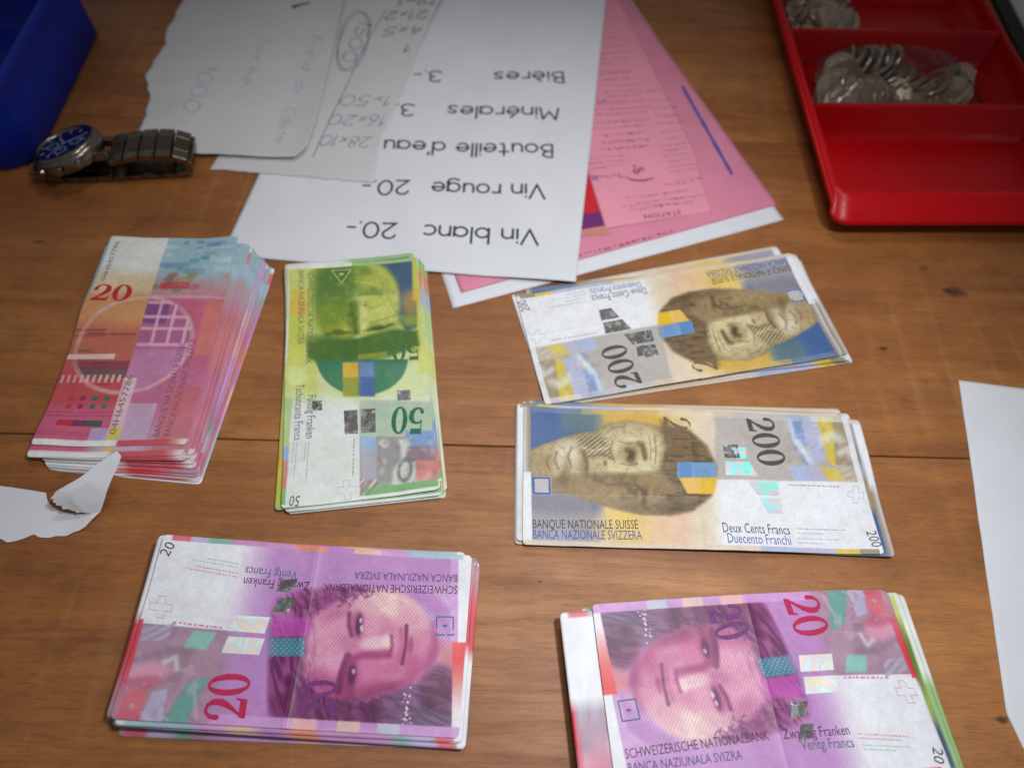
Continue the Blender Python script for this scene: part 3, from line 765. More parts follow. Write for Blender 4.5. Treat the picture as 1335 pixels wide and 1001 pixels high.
# ---- 50, portrait side
def art_50():
    L, W = 148, 74
    a = Art(L, W, ([(374, 352), (545, 338), (570, 638), (370, 665)], [(0, 0), (0, W), (L, W), (L, 0)]))
    a.view(340, 310, 2.635); X, Y = a.X, a.Y
    a.put(np.ones_like(X), (206, 216, 160))
    a.put(a.rect(80, 90, 200, 600, 10), (200, 206, 110), .8)
    for x0, y0, x1, y1, c in ((100, 190, 160, 230, (216, 196, 84)), (100, 228, 160, 275, (222, 176, 78)), (96, 275, 160, 320, (198, 206, 90)), (96, 320, 150, 400, (196, 204, 84)), (100, 400, 150, 460, (206, 212, 100)), (96, 460, 160, 520, (212, 222, 150))):
        a.put(a.rect(x0, y0, x1, y1, 5), c, .85)
    a.put(a.rect(180, 90, 560, 320, 20), (146, 164, 60), .85)
    # ---- portrait, upside down from here
    a.view(365, 325, 5.41); X, Y = a.X, a.Y
    a.put(a.poly([(540, 140), (700, 110), (945, 75), (980, 560), (900, 600), (820, 480), (740, 250), (640, 150)], 10), (64, 92, 130), .95)
    a.put(a.ell(930, 400, 60, 90, 0, .6), (190, 150, 80), .75); a.put(a.ell(930, 520, 70, 40, 0, .6), (150, 170, 40), .8)
    a.put(a.rect(944, 40, 1000, 300, 6), (206, 206, 80), .9); a.put(a.rect(944, 300, 1000, 380, 6), (226, 178, 70), .9); a.put(a.rect(975, 380, 1040, 900, 8), (204, 208, 110), .8)
    dark = (78, 116, 50)
    a.put(a.ell(420, 330, 190, 230, 0, .35) * a.rect(240, 130, 720, 700, 20), (98, 132, 52), .9)
    a.put(a.ell(640, 380, 210, 270, 4, .12), (192, 198, 96))
    a.put(a.poly([(300, 430), (420, 350), (520, 400), (520, 700), (320, 680), (280, 560)], 26), (128, 152, 52), .9)
    a.put(a.ell(430, 260, 150, 130, 10, .5), (86, 122, 54), .9)
    a.put(a.ell(620, 320, 130, 26, -3, .6), (128, 152, 62), .8)
    a.put(a.ell(640, 240, 110, 40, 0, .7), (176, 188, 86), .8)
    a.put(a.ell(660, 300, 40, 18, 0, .6), (104, 136, 56), .6)
    a.put(a.ell(600, 170, 60, 40, 0, .6), (110, 144, 60), .7)
    # nose ridge and shadow
    a.put(a.poly([(540, 365), (610, 350), (640, 600), (575, 610)], 12), (216, 216, 136), .95)
    a.put(a.poly([(470, 400), (560, 375), (570, 620), (500, 640)], 14), (92, 122, 42), .85)
    a.put(a.ell(590, 400, 44, 22, 0, .6), (150, 166, 80), .7); a.put(a.ell(604, 415, 14, 8, 0, .6), (96, 120, 50), .8)
    a.put(a.ell(740, 470, 100, 60, -30, .6), (204, 208, 116), .8)
    # eyes
    a.put(a.ell(720, 562, 100, 34, -14, .5), (128, 150, 60), .85); a.put(a.ell(700, 572, 44, 18, -8, .5), (70, 92, 38), .95); a.put(a.ell(745, 556, 16, 8, 0, .5), (200, 204, 140), .9)
    a.put(a.ell(770, 520, 90, 26, -18, .6), (206, 208, 130), .7)
    a.put(a.ell(420, 596, 100, 40, 6, .5), (160, 164, 50), .8); a.put(a.ell(415, 604, 44, 18, 6, .5), (92, 104, 36), .9); a.put(a.ell(470, 585, 18, 14, 0, .5), (214, 212, 110), .8)
    a.put(a.poly([(420, 500), (490, 560), (500, 620), (440, 560)], 10), (190, 180, 60), .6)
    for pts, w_, c, al in (([(600, 596), (700, 578), (800, 548)], 16, (60, 84, 34), .8), ([(640, 540), (720, 516), (820, 486)], 9, (120, 144, 60), .7), ([(330, 620), (420, 616), (500, 606)], 18, (74, 98, 36), .8),
                          ([(620, 420), (660, 440), (720, 410)], 9, (130, 150, 70), .7), ([(560, 340), (640, 330), (730, 338)], 14, (96, 128, 54), .7), ([(540, 250), (640, 262), (720, 240)], 10, (206, 210, 120), .6), ([(700, 200), (760, 330), (830, 470)], 14, (150, 166, 76), .6),
                          ([(500, 400), (520, 500), (540, 610)], 22, (74, 104, 38), .7), ([(590, 390), (600, 500), (606, 600)], 14, (226, 224, 150), .7)):
        a.put(a.line(pts, w_, w_ * .7), c, al)
    fm = a.ell(580, 380, 300, 280, 0, .2)
    a.put(fm * np.clip(a.nz(40, 31) * .6 + a.nz(16, 32) * .5, 0, 1), (110, 140, 52), .35); a.put(fm * np.clip(-a.nz(30, 33), 0, 1), (206, 210, 120), .25)
    # hat band and crown
    a.put(a.poly([(200, 690), (330, 660), (560, 650), (800, 580), (975, 590), (990, 700), (780, 790), (560, 830), (270, 830), (200, 790)], 14), dark)
    a.put(a.ell(330, 690, 140, 60, 10, .5), (84, 118, 46), .8)
    a.put(a.poly([(560, 775), (760, 750), (770, 790), (560, 812)], 8), (150, 160, 60), .9)
    crown = a.ell(585, 790, 325, 262, 0, .03) * sm(800, 815, Y)
    a.put(crown, (64, 124, 92)); a.put(crown * a.nz(60, 4), (92, 146, 112), .5)
    a.put(np.clip(a.nz(26, 5), 0, 1) * a.poly([(200, 690), (560, 650), (975, 590), (990, 700), (560, 830), (200, 790)], 20), (110, 140, 60), .35)
    a.mul(a.rect(240, 110, 990, 840, 20) * a.hatch(30, 19, .5), (214, 220, 190), .6)
    a.put(a.rect(895, 720, 985, 745, 6), (140, 152, 50), .8)
    a.numeral('50', (985, 672), (795, 690), 12.5, (72, 112, 62))
    a.view(340, 310, 2.635); X, Y = a.X, a.Y
    a.put(a.rect(285, 443, 340, 510, 3), (212, 176, 72)); a.put(a.rect(285, 492, 340, 556, 3), (150, 158, 60))
    a.put(a.rect(342, 441, 395, 556, 3), (72, 104, 160)); a.put(a.rect(345, 443, 392, 490, 2) * a.hatch(45, 7, .5), (160, 186, 206), .7)
    # lower half: window, grey field, blocks
    a.put(np.clip((Y - 562) / 60 + .5, 0, 1) * (1 - a.ell(352, 470, 165, 96, 0, .05)), (222, 228, 222))
    a.put(np.clip((Y - 566 - (X - 345) * .02) / 8 + .5, 0, 1) * np.clip((X - 343) / 4 + .5, 0, 1), (176, 190, 170))
    a.put(a.rect(345, 580, 620, 665, 20), (168, 192, 166), .8)
    for x0, y0, x1, y1, c in ((345, 690, 401, 742, (150, 176, 216)), (345, 738, 402, 835, (170, 166, 180)), (400, 690, 500, 880, (150, 146, 146)), (498, 668, 620, 722, (118, 152, 204)), (498, 720, 620, 772, (138, 112, 128)), (530, 768, 620, 838, (214, 128, 120)), (345, 832, 404, 886, (196, 206, 206)), (400, 838, 610, 890, (150, 176, 150))):
        a.put(a.rect(x0, y0, x1, y1, 3), c, .9)
    a.put(a.rect(345, 832, 404, 886, 3) * a.hatch(40, 16, .5), (196, 110, 120), .8); a.put(a.rect(345, 832, 404, 886, 3) * a.hatch(40, 25, .7), (90, 140, 130), .7)
    a.put(a.poly([(475, 700), (515, 690), (495, 760), (530, 800), (520, 850), (450, 850), (455, 800), (485, 760)], 6), (206, 212, 206), .9)
    a.put(a.ell(495, 800, 26, 42, 10, .2) * (1 - a.ell(495, 800, 15, 28, 10, .2)), (110, 116, 110), .8)
    a.put(a.ell(425, 712, 16, 14, 0, .5), (206, 208, 204), .9)
    for k in range(30):
        r_ = np.random.RandomState(k + 170); x, y = r_.uniform(400, 600), r_.uniform(690, 850)
        a.put(a.ell(x, y, r_.uniform(5, 18), r_.uniform(4, 12), r_.uniform(0, 180), .7), (216, 220, 216) if k % 2 else (110, 104, 110), .3)
    for y0, y1, c in ((560, 725, (176, 206, 140)), (725, 772, (150, 176, 222)), (772, 822, (206, 136, 130)), (822, 872, (206, 120, 110)), (872, 935, (120, 180, 100))):
        a.put(np.clip(((110 - (Y - 560) * .05) - X) / 4 + .5, 0, 1) * (Y >= y0) * (Y < y1), c, .9)
    a.put(1 - sm(2.4, 3.0, a.mx), (226, 232, 224)); a.put(sm(L - 2.2, L - 1.6, a.mx), (226, 232, 226))
    a.put((1 - sm(2.4, 3.0, a.mx)) * sm(36, 37, a.my), (150, 190, 120), .9)
    a.put((1 - sm(1.2, 1.6, a.my)) * (1 - sm(60, 70, a.mx)), (214, 226, 200), .9)
    a.put(sm(L - 6, L - 5.4, a.mx) * (1 - sm(L - 2.2, L - 1.6, a.mx)) * sm(38, 39, a.my), (120, 176, 110), .8)
    a.C *= (1 + .025 * a.nz(9, 2) + .02 * a.nz(30, 7))[..., None]
    a.text('BANCA NAZIUNALA SVIZRA', (130, 128), (128, 382), 3.2, (120, 118, 80))
    a.text('SCHWEIZERISCHE NATIONALBANK', (163, 130), (158, 450), 3.2, (92, 112, 60))
    a.text('Fünfzig Franken', (165, 553), (160, 700), 4.3, (70, 96, 84))
    a.text('Tschuncanta Francs', (124, 516), (118, 706), 4.3, (104, 116, 124))
    a.text('50', (144, 892), (110, 892), 5.4, (80, 92, 84))
    a.micro((168, 712), (160, 836), (120, 150, 130), 8, lines=2, gap=1.6)
    a.micro((127, 712), (118, 836), (130, 140, 160), 9, lines=2, gap=1.6)
    a.micro((322, 700), (318, 826), (120, 126, 120), 10, h=.8)
    cross_outline(a, 300, 868, 31, (170, 180, 172), -4)
    a.numeral('50', (563, 590), (455, 590), 15.5, (40, 104, 78))
    a.path([(246, 121), (313, 118), (280, 167)], .5, (196, 204, 120), True)
    a.path([(259, 125), (302, 123), (280, 156)], .4, (70, 100, 110), True)
    a.path([(276, 134), (284, 134)], 1.4, (206, 206, 90))
    a.foil([(470, 535), (514, 532), (516, 566), (472, 568)], 3)
    a.foil([(180, 572), (213, 570), (215, 604), (184, 606)], 3)
    a.foil([(289, 605), (335, 602), (338, 682), (292, 684)], 3)
    a.foil([(346, 600), (396, 596), (398, 676), (348, 680)], 3)
    return a

# ---- 20, back
def art_20b():
    L, W = 137, 74
    a = Art(L, W, ([(150, 317), (305, 318), (241, 583), (46, 587)], [(0, 0), (0, W), (L, W), (L, 0)]))
    a.view(0, 0, 1)
    U, V = a.mx / L, a.my / W           # along, across
    strip = 1 - sm(.445, .455, V)
    a.put(np.ones_like(U), (150, 186, 200))
    # main panel
    a.put(sm(.18, .30, U), (196, 140, 150)); a.put(sm(.30, .36, U), (206, 92, 128)); a.put(sm(.55, .75, U), (206, 110, 150), .8); a.put(sm(.8, .98, U), (196, 170, 200), .7)
    a.put(sm(.74, .76, U) * sm(.75, .8, V), (214, 106, 110), .7)
    for k in range(22):
        r_ = np.random.RandomState(k); u0, v0 = r_.uniform(.02, .2), r_.uniform(.46, .95)
        m = (abs(U - u0) < r_.uniform(.004, .016)) * (abs(V - v0) < r_.uniform(.02, .1))
        a.put(m.astype(float), ((84, 160, 172), (110, 150, 190), (180, 206, 214))[k % 3], .7)
    for k in range(14):
        r_ = np.random.RandomState(k + 50); u0, v0 = r_.uniform(.21, .29), r_.uniform(.45, 1)
        m = 1 - sm(.4, 1, ((U - u0) / .02) ** 2 + ((V - v0) / .05) ** 2)
        a.put(m, ((150, 140, 90), (206, 150, 130), (120, 130, 90), (196, 90, 100))[k % 4], .7)
    a.put(((abs(U - .27) < .018) & (V > .5) & (V < .72)).astype(float), (206, 40, 62), .6)
    a.put(((U > .32) & (U < .335) & (V > .455)).astype(float), (232, 160, 180), .7)
    a.put(sm(.33, .35, U) * (1 - sm(.6, .62, U)) * sm(.86, .9, V), (226, 130, 96), .6)
    # grid of panes inside the ring
    du, dv = (U - .555) * L, (V - .44) * W
    rr = np.sqrt(du ** 2 + (dv * 1.02) ** 2)
    inr = 1 - sm(30, 31, rr)
    a.put(inr * (V > .455), (170, 96, 150), .6)
    a.put(inr * (V > .455) * (U > .36) * (U < .46) * (V < .62), (112, 66, 130), .7)
    for v0 in (.56, .67, .78): a.put(inr * (abs(V - v0) < .012) * (U < .56) * (V > .455), (232, 180, 205), .8)
    for u0 in (.36, .43, .485, .56): a.put(inr * (abs(U - u0) < .008) * (V > .455), (232, 176, 200), .8)
    a.put(inr * (V > .455) * sm(.56, .6, U), (206, 130, 176), .8)
    # pale left strip
    st = strip
    a.put(st, (226, 226, 222))
    a.put(st * sm(.16, .24, U), (226, 200, 160)); a.put(st * sm(.28, .34, U), (222, 150, 96)); a.put(st * sm(.42, .52, U), (206, 106, 80)); a.put(st * sm(.6, .68, U), (212, 76, 84)); a.put(st * sm(.8, .86, U), (216, 92, 130))
    for k in range(14):
        r_ = np.random.RandomState(k + 90); u0, v0 = r_.uniform(.44, .78), r_.uniform(.05, .36)
        m = (abs(U - u0) < .006) * (abs(V - v0) < r_.uniform(.04, .12))
        a.put(st * m, ((150, 60, 70), (110, 80, 90), (180, 60, 60))[k % 3], .55)
    a.put(st * (abs(U - .655) < .02) * inr, (130, 60, 90), .7); a.put(st * (abs(U - .69) < .022) * inr, (90, 90, 90), .6)
    a.put(st * (abs(U - .715) < .016) * (abs((V * 74 % 3.2) - 1.6) < .7) * (V < .42), (232, 206, 196), .75)
    ring = (sm(28.4, 29.8, rr) - sm(30.8, 32.2, rr)) * (.75 + .4 * noise2(a.mx, a.my, 12, 5))
    a.put(ring, (228, 184, 182), .7)
    a.put(st * (abs(U - .615) < .012) * (V < .33), (236, 206, 196), .9)
    for r_, uu in enumerate((.80, .835)):
        for c_, vv in enumerate((.13, .21, .29, .37)):
            a.put(1 - sm(.6, 1.2, ((U - uu) / .012) ** 2 + ((V - vv) / .02) ** 2), ((214, 52, 54), (150, 44, 96), (56, 120, 110), (60, 124, 110))[c_], .95)
    for v0, v1, c in ((.1, .2, (206, 44, 52)), (.2, .29, (126, 52, 84)), (.29, .39, (70, 92, 84))):
        a.put(((abs(U - .905) < .013) & (V >= v0) & (V < v1)).astype(float), c, .95)
    for u0 in (.86, .875, .945, .955): a.put(st * (abs(U - u0) < .003), (180, 60, 100), .5)
    a.put(((U > .925) & (V > .42) & (V < .5)).astype(float) * (V < .455), (180, 160, 206), .9)
    a.put(((U > .925) & (V > .33) & (V < .455)).astype(float), (184, 166, 210), .9)
    a.put(((U > .71) & (V > .445) & (V < .53)).astype(float), (228, 200, 206), .85)
    a.put(((U > .92) & (V > .455) & (V < .535)).astype(float), (232, 200, 90), .95)
    a.put(((U > .82) & (V > .53) & (V < .72)).astype(float), (206, 180, 214), .75)
    a.put(sm(.973, .978, U), (232, 232, 228))
    a.put(sm(.973, .978, U) * sm(.52, .54, V) * (1 - sm(.85, 1., V)), (222, 76, 90), .95)
    a.put((1 - sm(.6, 1.4, a.my)) * (1 - sm(.3, .34, U)), (130, 170, 190), .8)
    a.put(sm(W - 1.2, W - .8, a.my) * sm(.1, .6, U), (206, 120, 160), .6)
    a.C *= (1 + .03 * noise2(a.mx, a.my, 2, 2) + .03 * noise2(a.mx, a.my, 9, 7))[..., None]
    def mmv(u, v): return (u * L, v * W)
    a.Hinv = np.eye(3); a.v = (0, 0, 1)
    a.text('04H6457786', mmv(.95, .50), mmv(.70, .50), 3.0, (128, 100, 88))
    a.text('04H6457786', mmv(.25, .085), mmv(.03, .085), 2.5, (110, 110, 118))
    a.text('BANQUE NATIONALE SUISSE', mmv(.965, .80), mmv(.55, .80), 3.3, (140, 86, 126))
    a.text('BANCA NAZIONALE SVIZZERA', mmv(.965, .87), mmv(.53, .87), 3.3, (152, 80, 118))
    g_ = a.C.mean(axis=2, keepdims=True); a.C = a.C * .84 + g_ * .16
    a.numeral('20', mmv(.355, .03), mmv(.355, .31), 12.0, (182, 42, 44))
    return a

ART = {'20': art_20(), '200': art_200(), '50': art_50(), '20b': art_20b()}

# ------------------------------------------------------------------ lettering as thin meshes laid on a surface
_TXT = {}
def text_shape(txt):
    """outline mesh of a line of text: (V, F), left edge at 0, cap height 1, and its width"""
    if txt in _TXT: return _TXT[txt]
    cu = bpy.data.curves.new('lettering', 'FONT'); cu.body = txt; cu.size = 1.0; cu.resolution_u = 2
    o = bpy.data.objects.new('lettering', cu); COL.objects.link(o)
    bpy.context.view_layer.update()
    dg = bpy.context.evaluated_depsgraph_get()
    me = o.evaluated_get(dg).to_mesh()
    V = np.array([v.co[:2] for v in me.vertices]); F = [tuple(p.vertices) for p in me.polygons]
    nz_ = me.polygons[0].normal.z if len(F) else 1
    if nz_ < 0: F = [f[::-1] for f in F]
    bpy.data.objects.remove(o); bpy.data.curves.remove(cu)
    V[:, 0] -= V[:, 0].min(); wd = V[:, 0].max()
    V = V / 0.70; wd /= 0.70                       # cap height about 0.70 of the size
    _TXT[txt] = (V, F, wd); return _TXT[txt]

def ribbon(pts, wds, closed=False):
    """flat strip along a path; wds: width at each point"""
    P = np.asarray(pts, float); n = len(P)
    wds = np.full(n, wds) if np.isscalar(wds) else np.asarray(wds, float)
    if closed:
        d = np.roll(P, -1, 0) - np.roll(P, 1, 0)
    else:
        d = np.gradient(P, axis=0)
    d /= np.linalg.norm(d, axis=1, keepdims=True) + 1e-9
    nrm = np.stack([-d[:, 1], d[:, 0]], 1)
    if not closed or True:
        e = np.roll(P, -1, 0) - P; e /= np.linalg.norm(e, axis=1, keepdims=True) + 1e-9
        pe = np.roll(e, 1, 0)
        c = np.clip(np.sum(nrm * np.stack([-e[:, 1], e[:, 0]], 1), 1), .5, 1)
        if not closed: c[0] = c[-1] = 1
        sc = (1 / c)[:, None]
    A = P + nrm * sc * wds[:, None] / 2; B = P - nrm * sc * wds[:, None] / 2
    V = np.concatenate([A, B]); F = []
    m = n if closed else n - 1
    for i in range(m):
        j = (i + 1) % n
        F.append((i, i + n, j + n, j))
    if not closed:                                  # round ends
        V = V.tolist()
        for k, sgn in ((0, -1), (n - 1, 1)):
            a0 = math.atan2(nrm[k][1], nrm[k][0]); idx = [k]
            for q in range(1, 4):
                an = a0 - sgn * math.pi * q / 4
                V.append([P[k][0] + math.cos(an) * wds[k] / 2, P[k][1] + math.sin(an) * wds[k] / 2]); idx.append(len(V) - 1)
            idx.append(k + n)
            F.append(tuple(idx) if sgn < 0 else tuple(idx[::-1]))
        V = np.array(V)
    return V, F

def ring_shape(cx, cy, ro, rO, ri, rI, n=40):
    a = np.linspace(0, 2 * math.pi, n, endpoint=False)
    V = np.concatenate([np.stack([cx + ro * np.cos(a), cy + rO * np.sin(a)], 1), np.stack([cx + ri * np.cos(a), cy + rI * np.sin(a)], 1)])
    return V, [(i, (i + 1) % n, (i + 1) % n + n, i + n) for i in range(n)]

def numeral_shape(txt):
    """heavy serif numerals, height 1"""
    out = []; x = 0.0
    for ch in txt:
        if ch == '0':
            out.append(ring_shape(x + .34, .5, .34, .51, .145, .44)); x += .74
        elif ch == '2':
            t = np.linspace(0, 1, 9)
            P = [(.07, .70), (.10, .84), (.20, .94), (.32, .965), (.45, .92), (.53, .80), (.52, .64), (.43, .48), (.28, .31), (.12, .15), (.03, .07)]
            wd = [.17, .12, .08, .07, .11, .18, .21, .17, .10, .07, .06]
            V, F = ribbon(P, wd); out.append((V + [x, 0], F))
            V = np.array([(.01, 0), (.58, 0), (.63, .27), (.585, .27), (.53, .17), (.05, .17)]); out.append((V + [x, 0], [(0, 1, 4, 5), (1, 2, 3, 4)]))
            x += .70
        elif ch == '5':
            P = [(.10, .50), (.20, .585), (.34, .60), (.47, .54), (.545, .40), (.52, .22), (.42, .09), (.28, .035), (.15, .06), (.09, .17)]
            wd = [.05, .07, .09, .15, .21, .20, .12, .07, .09, .17]
            V, F = ribbon(P, wd); out.append((V + [x, 0], F))
            V = np.array([(.085, .47), (.135, .47), (.135, 1), (.085, 1)]); out.append((V + [x, 0], [(0, 1, 2, 3)]))
            V = np.array([(.135, .80), (.53, .80), (.56, 1.0), (.135, 1.0)]); out.append((V + [x, 0], [(0, 1, 2, 3)]))
            x += .70
    return out, x - .06

def place(V, a, b, width, sx_len, h):
    """shape coords (0..width, 0..1) onto the line a -> b in mm"""
    a = np.array(a); b = np.array(b); d = (b - a); Ln = np.linalg.norm(d); d /= Ln
    nrm = np.array([-d[1], d[0]])
    V = np.asarray(V, float)
    return a + V[:, :1] / width * Ln * d + V[:, 1:2] * h * nrm

def marks_to_parts(art, surf, root, lift=0.05, foil=None):
    """lettering of a note as parts; surf(x, y) -> z in note coordinates (corner origin)"""
    groups = {}; k = 0; hl, hw = art.L / 2, art.W / 2
    def push(kind, rgb, V, F):
        nonlocal k
        k += 1
        z = surf(V[:, 0], V[:, 1]) + lift + 0.004 * (k % 7)
        g = groups.setdefault((kind, rgb), MB()); g.add(np.column_stack([V[:, 0] - hl, V[:, 1] - hw, z]), F)
    for m in art.marks:
        if m[0] == 'text':
            V, F, wd = text_shape(m[1]); push('lettering', m[5], place(V, m[2], m[3], wd, 0, m[4]), F)
        elif m[0] == 'num':
            shp, wd = numeral_shape(m[1])
            for V, F in shp: push('numeral', m[5], place(V, m[2], m[3], wd, 0, m[4]), F)
        elif m[0] == 'micro':
            a, b = np.array(m[2]), np.array(m[3]); d = b - a; Ln = np.linalg.norm(d); d /= Ln; nr = np.array([-d[1], d[0]])
            rs = random.Random(m[1])
            for ln in range(m[6]):
                t = 0.0; end = Ln * (1.0 if ln == 0 else rs.uniform(.5, .85))
                while t < end:
                    wl = rs.uniform(.5, 1.6) * m[4] * 1.6; hh = m[4] * rs.uniform(.6, 1.0)
                    p = a + d * t + nr * (-(ln) * m[7] if len(m) > 7 else 0)
                    q = p + d * min(wl, end - t)
                    push('fine_print', tuple(int(c_ * .62 + 86) for c_ in m[5]), np.array([p, q, q + nr * hh, p + nr * hh]), [(0, 1, 2, 3)])
                    t += wl + rs.uniform(.45, 1.0) * m[4]
        elif m[0] == 'path':
            P = m[1]
            if m[4]:
                n = len(P)
                for i in range(n):
                    V, F = ribbon([P[i], P[(i + 1) % n]], m[2]); push('outline_mark', m[3], V, F)
            else:
                V, F = ribbon(P, m[2]); push('outline_mark', m[3], V, F)
    for (kind, rgb), g in groups.items():
        g.build(kind, ink(rgb), root)
    for pts, kind in art.foils:
        P = np.array(pts); n = 7
        s, t = np.meshgrid(np.linspace(0, 1, n), np.linspace(0, 1, n)); s = s.ravel()[:, None]; t = t.ravel()[:, None]
        V = P[0] * (1 - s) * (1 - t) + P[1] * s * (1 - t) + P[2] * s * t + P[3] * (1 - s) * t
        z = surf(V[:, 0], V[:, 1]) + lift * 1.2
        F = [(j*n+i, j*n+i+1, (j+1)*n+i+1, (j+1)*n+i) for j in range(n-1) for i in range(n-1)]
        e1, e2 = P[1] - P[0], P[3] - P[0]
        if e1[0] * e2[1] - e1[1] * e2[0] < 0: F = [f[::-1] for f in F]
        mesh('foil_patch', np.column_stack([V[:, 0] - hl, V[:, 1] - hw, z]), F, M_FOIL[kind if foil is None else foil], root)

# ------------------------------------------------------------------ banknotes
def grid_axis(L, fine, e0, e1, coarse):
    a = list(np.arange(0, e0, fine)); m = list(np.arange(e0, L - e1, coarse)); b = list(np.linspace(L - e1, L, max(2, int(e1 / fine) + 1)))
    return np.array(a + m + b)

def note(art_key, cx, cy, ang, zf, top=False, edges=(14, 14, 14, 14), name='banknote', foil=None):
    """one banknote. (cx, cy) centre on the table, ang its turn, zf(wx, wy) height of its underside in world mm"""
    art = ART[art_key]; L, W = art.L, art.W
    root = empty(name, (cx, cy, 0), ang)
    ca, sa = math.cos(ang), math.sin(ang)
    def surf(x, y):
        x = np.asarray(x, float) - L / 2; y = np.asarray(y, float) - W / 2
        return zf(cx + x * ca - y * sa, cy + x * sa + y * ca)
    if top: gx, gy = art.gx, art.gy
    else:
        gx = grid_axis(L, 1.0, edges[0], edges[1], 6.0); gy = grid_axis(W, 1.0, edges[2], edges[3], 6.0)
    nx, ny = len(gx), len(gy)
    X, Y = np.meshgrid(gx, gy); Z = surf(X, Y) + 0.1
    C = art.C if top else art.sample(X, Y)
    rc = 2.0
    qx = np.maximum(0, rc - np.minimum(X, L - X)); qy = np.maximum(0, rc - np.minimum(Y, W - Y)); qd = np.hypot(qx, qy)
    k_ = np.where(qd > rc, rc / np.maximum(qd, 1e-6), 1.0)
    Xr = np.where(X < L / 2, rc - qx * k_, L - rc + qx * k_); Xr = np.where(qd > rc, Xr, X)
    Yr = np.where(Y < W / 2, rc - qy * k_, W - rc + qy * k_); Yr = np.where(qd > rc, Yr, Y)
    V = np.column_stack([Xr.ravel() - L / 2, Yr.ravel() - W / 2, Z.ravel()])
    rim = [(0, i) for i in range(nx)] + [(j, nx - 1) for j in range(1, ny)] + [(ny - 1, i) for i in range(nx - 2, -1, -1)] + [(j, 0) for j in range(ny - 2, 0, -1)]
    rid = np.array([j * nx + i for j, i in rim])
    low = V[rid].copy(); low[:, 2] -= 0.11
    # rounded, slightly worn corners
    NV = len(V); V = np.vstack([V, low])
    j, i = np.meshgrid(np.arange(ny - 1), np.arange(nx - 1), indexing='ij'); a = (j * nx + i).ravel()
    F = np.column_stack([a, a + 1, a + nx + 1, a + nx])
    m = len(rid); k = np.arange(m); k2 = (k + 1) % m
    S = np.column_stack([rid[k], NV + k, NV + k2, rid[k2]])
    F = np.vstack([F, S])
    me = bpy.data.meshes.new('printed_paper')
    me.vertices.add(len(V)); me.vertices.foreach_set('co', (V * MM).astype(np.float32).ravel())
    me.loops.add(F.size); me.loops.foreach_set('vertex_index', F.astype(np.int32).ravel())
    me.polygons.add(len(F)); me.polygons.foreach_set('loop_start', np.arange(0, F.size, 4, dtype=np.int32))
    me.polygons.foreach_set('use_smooth', np.arange(len(F)) < (nx - 1) * (ny - 1))
    me.update(calc_edges=True)
    col = np.ones((len(V), 4), np.float32)
    col[:NV, :3] = lin(C.reshape(-1, 3)); col[NV:, :3] = 0.62
    at = me.color_attributes.new('print', 'FLOAT_COLOR', 'POINT'); at.data.foreach_set('color', col.ravel())
    me.materials.append(M_NOTE)
    o = bpy.data.objects.new('printed_paper', me); link(o, root)
    if top: marks_to_parts(art, lambda x, y: surf(x, y) + 0.1, root, foil=foil)
    return root

class Stack:
    """the shape of a pile: the top note's corner heights (canonical corners 00, L0, LW, 0W), folds and ripples"""
    def __init__(s, key, cx, cy, ang, zc, extra=None, base=None, seed=0, rip=0.25):
        s.key, s.cx, s.cy, s.ang, s.zc, s.extra, s.base, s.seed, s.rip = key, cx, cy, ang, zc, extra, base, seed, rip
        s.L, s.W = ART[key].L, ART[key].W
    def ztop(s, wx, wy):
        dx, dy = wx - s.cx, wy - s.cy; c, sn = math.cos(s.ang), math.sin(s.ang)
        x = dx * c + dy * sn + s.L / 2; y = -dx * sn + dy * c + s.W / 2
        u = np.clip(x / s.L, -.12, 1.12); v = np.clip(y / s.W, -.2, 1.2)
        z = s.zc[0] * (1-u) * (1-v) + s.zc[1] * u * (1-v) + s.zc[2] * u * v + s.zc[3] * (1-u) * v
        if s.extra: z = z + s.extra(x, y)
        z = z + .35 * np.exp(-np.abs(x - s.L * .5) / 1.6) + .22 * np.exp(-np.abs(y - s.W * (.45 + .1 * np.sin(s.seed))) / 1.4)
        for k_, (px, py) in enumerate(((0, 0), (s.L, 0), (s.L, s.W), (0, s.W))):
            d = np.hypot(x - px, y - py); z = z + (1.6, .3, 1.2, .6)[(k_ + s.seed) % 4] * sm(24, 0, d)
        return z + 1.5 * s.rip * noise2(x, y, 26, s.seed) + s.rip * .5 * noise2(x, y, 9, s.seed + 1)
    def z(s, frac, i):
        def f(wx, wy):
            b = 0.15 + (s.base(wx, wy) if s.base else 0.0)
            return b + np.maximum(s.ztop(wx, wy) * frac, 0.14 * i)
        return f
    def at(s, dx, dy):
        """centre of a note moved dx, dy in the pile's own directions"""
        c, sn = math.cos(s.ang), math.sin(s.ang)
        return s.cx + dx * c - dy * sn, s.cy + dx * sn + dy * c

def build_stack(st, top_label, under, group, cat='banknote', buried=None, foil=None):
    """under: list from just below the top down to the table: (art, dx, dy, turn in degrees, flip, label or None, edges)"""
    n = len(under) + 1
    o = note(st.key, st.cx, st.cy, st.ang, st.z(1.0, n), True, foil=foil)
    tag(o, top_label, cat, group)
    for k, (art, dx, dy, da, flip, label, edges) in enumerate(under):
        frac = (n - 1 - k - .35 - .55 * random.Random(k * 7 + st.seed).random()) / n
        cx, cy = st.at(dx, dy)
        o = note(art, cx, cy, st.ang + rad(da) + (math.pi if flip else 0), st.z(frac, n - 2 - k), False, edges)
        tag(o, label or buried, cat, group)

def centre(x, y, deg, L, W, sgn):
    a = rad(deg)
    return x + L/2*math.cos(a) - sgn*W/2*math.sin(a), y + L/2*math.sin(a) + sgn*W/2*math.cos(a)

EG = (14, 14, 14, 14)
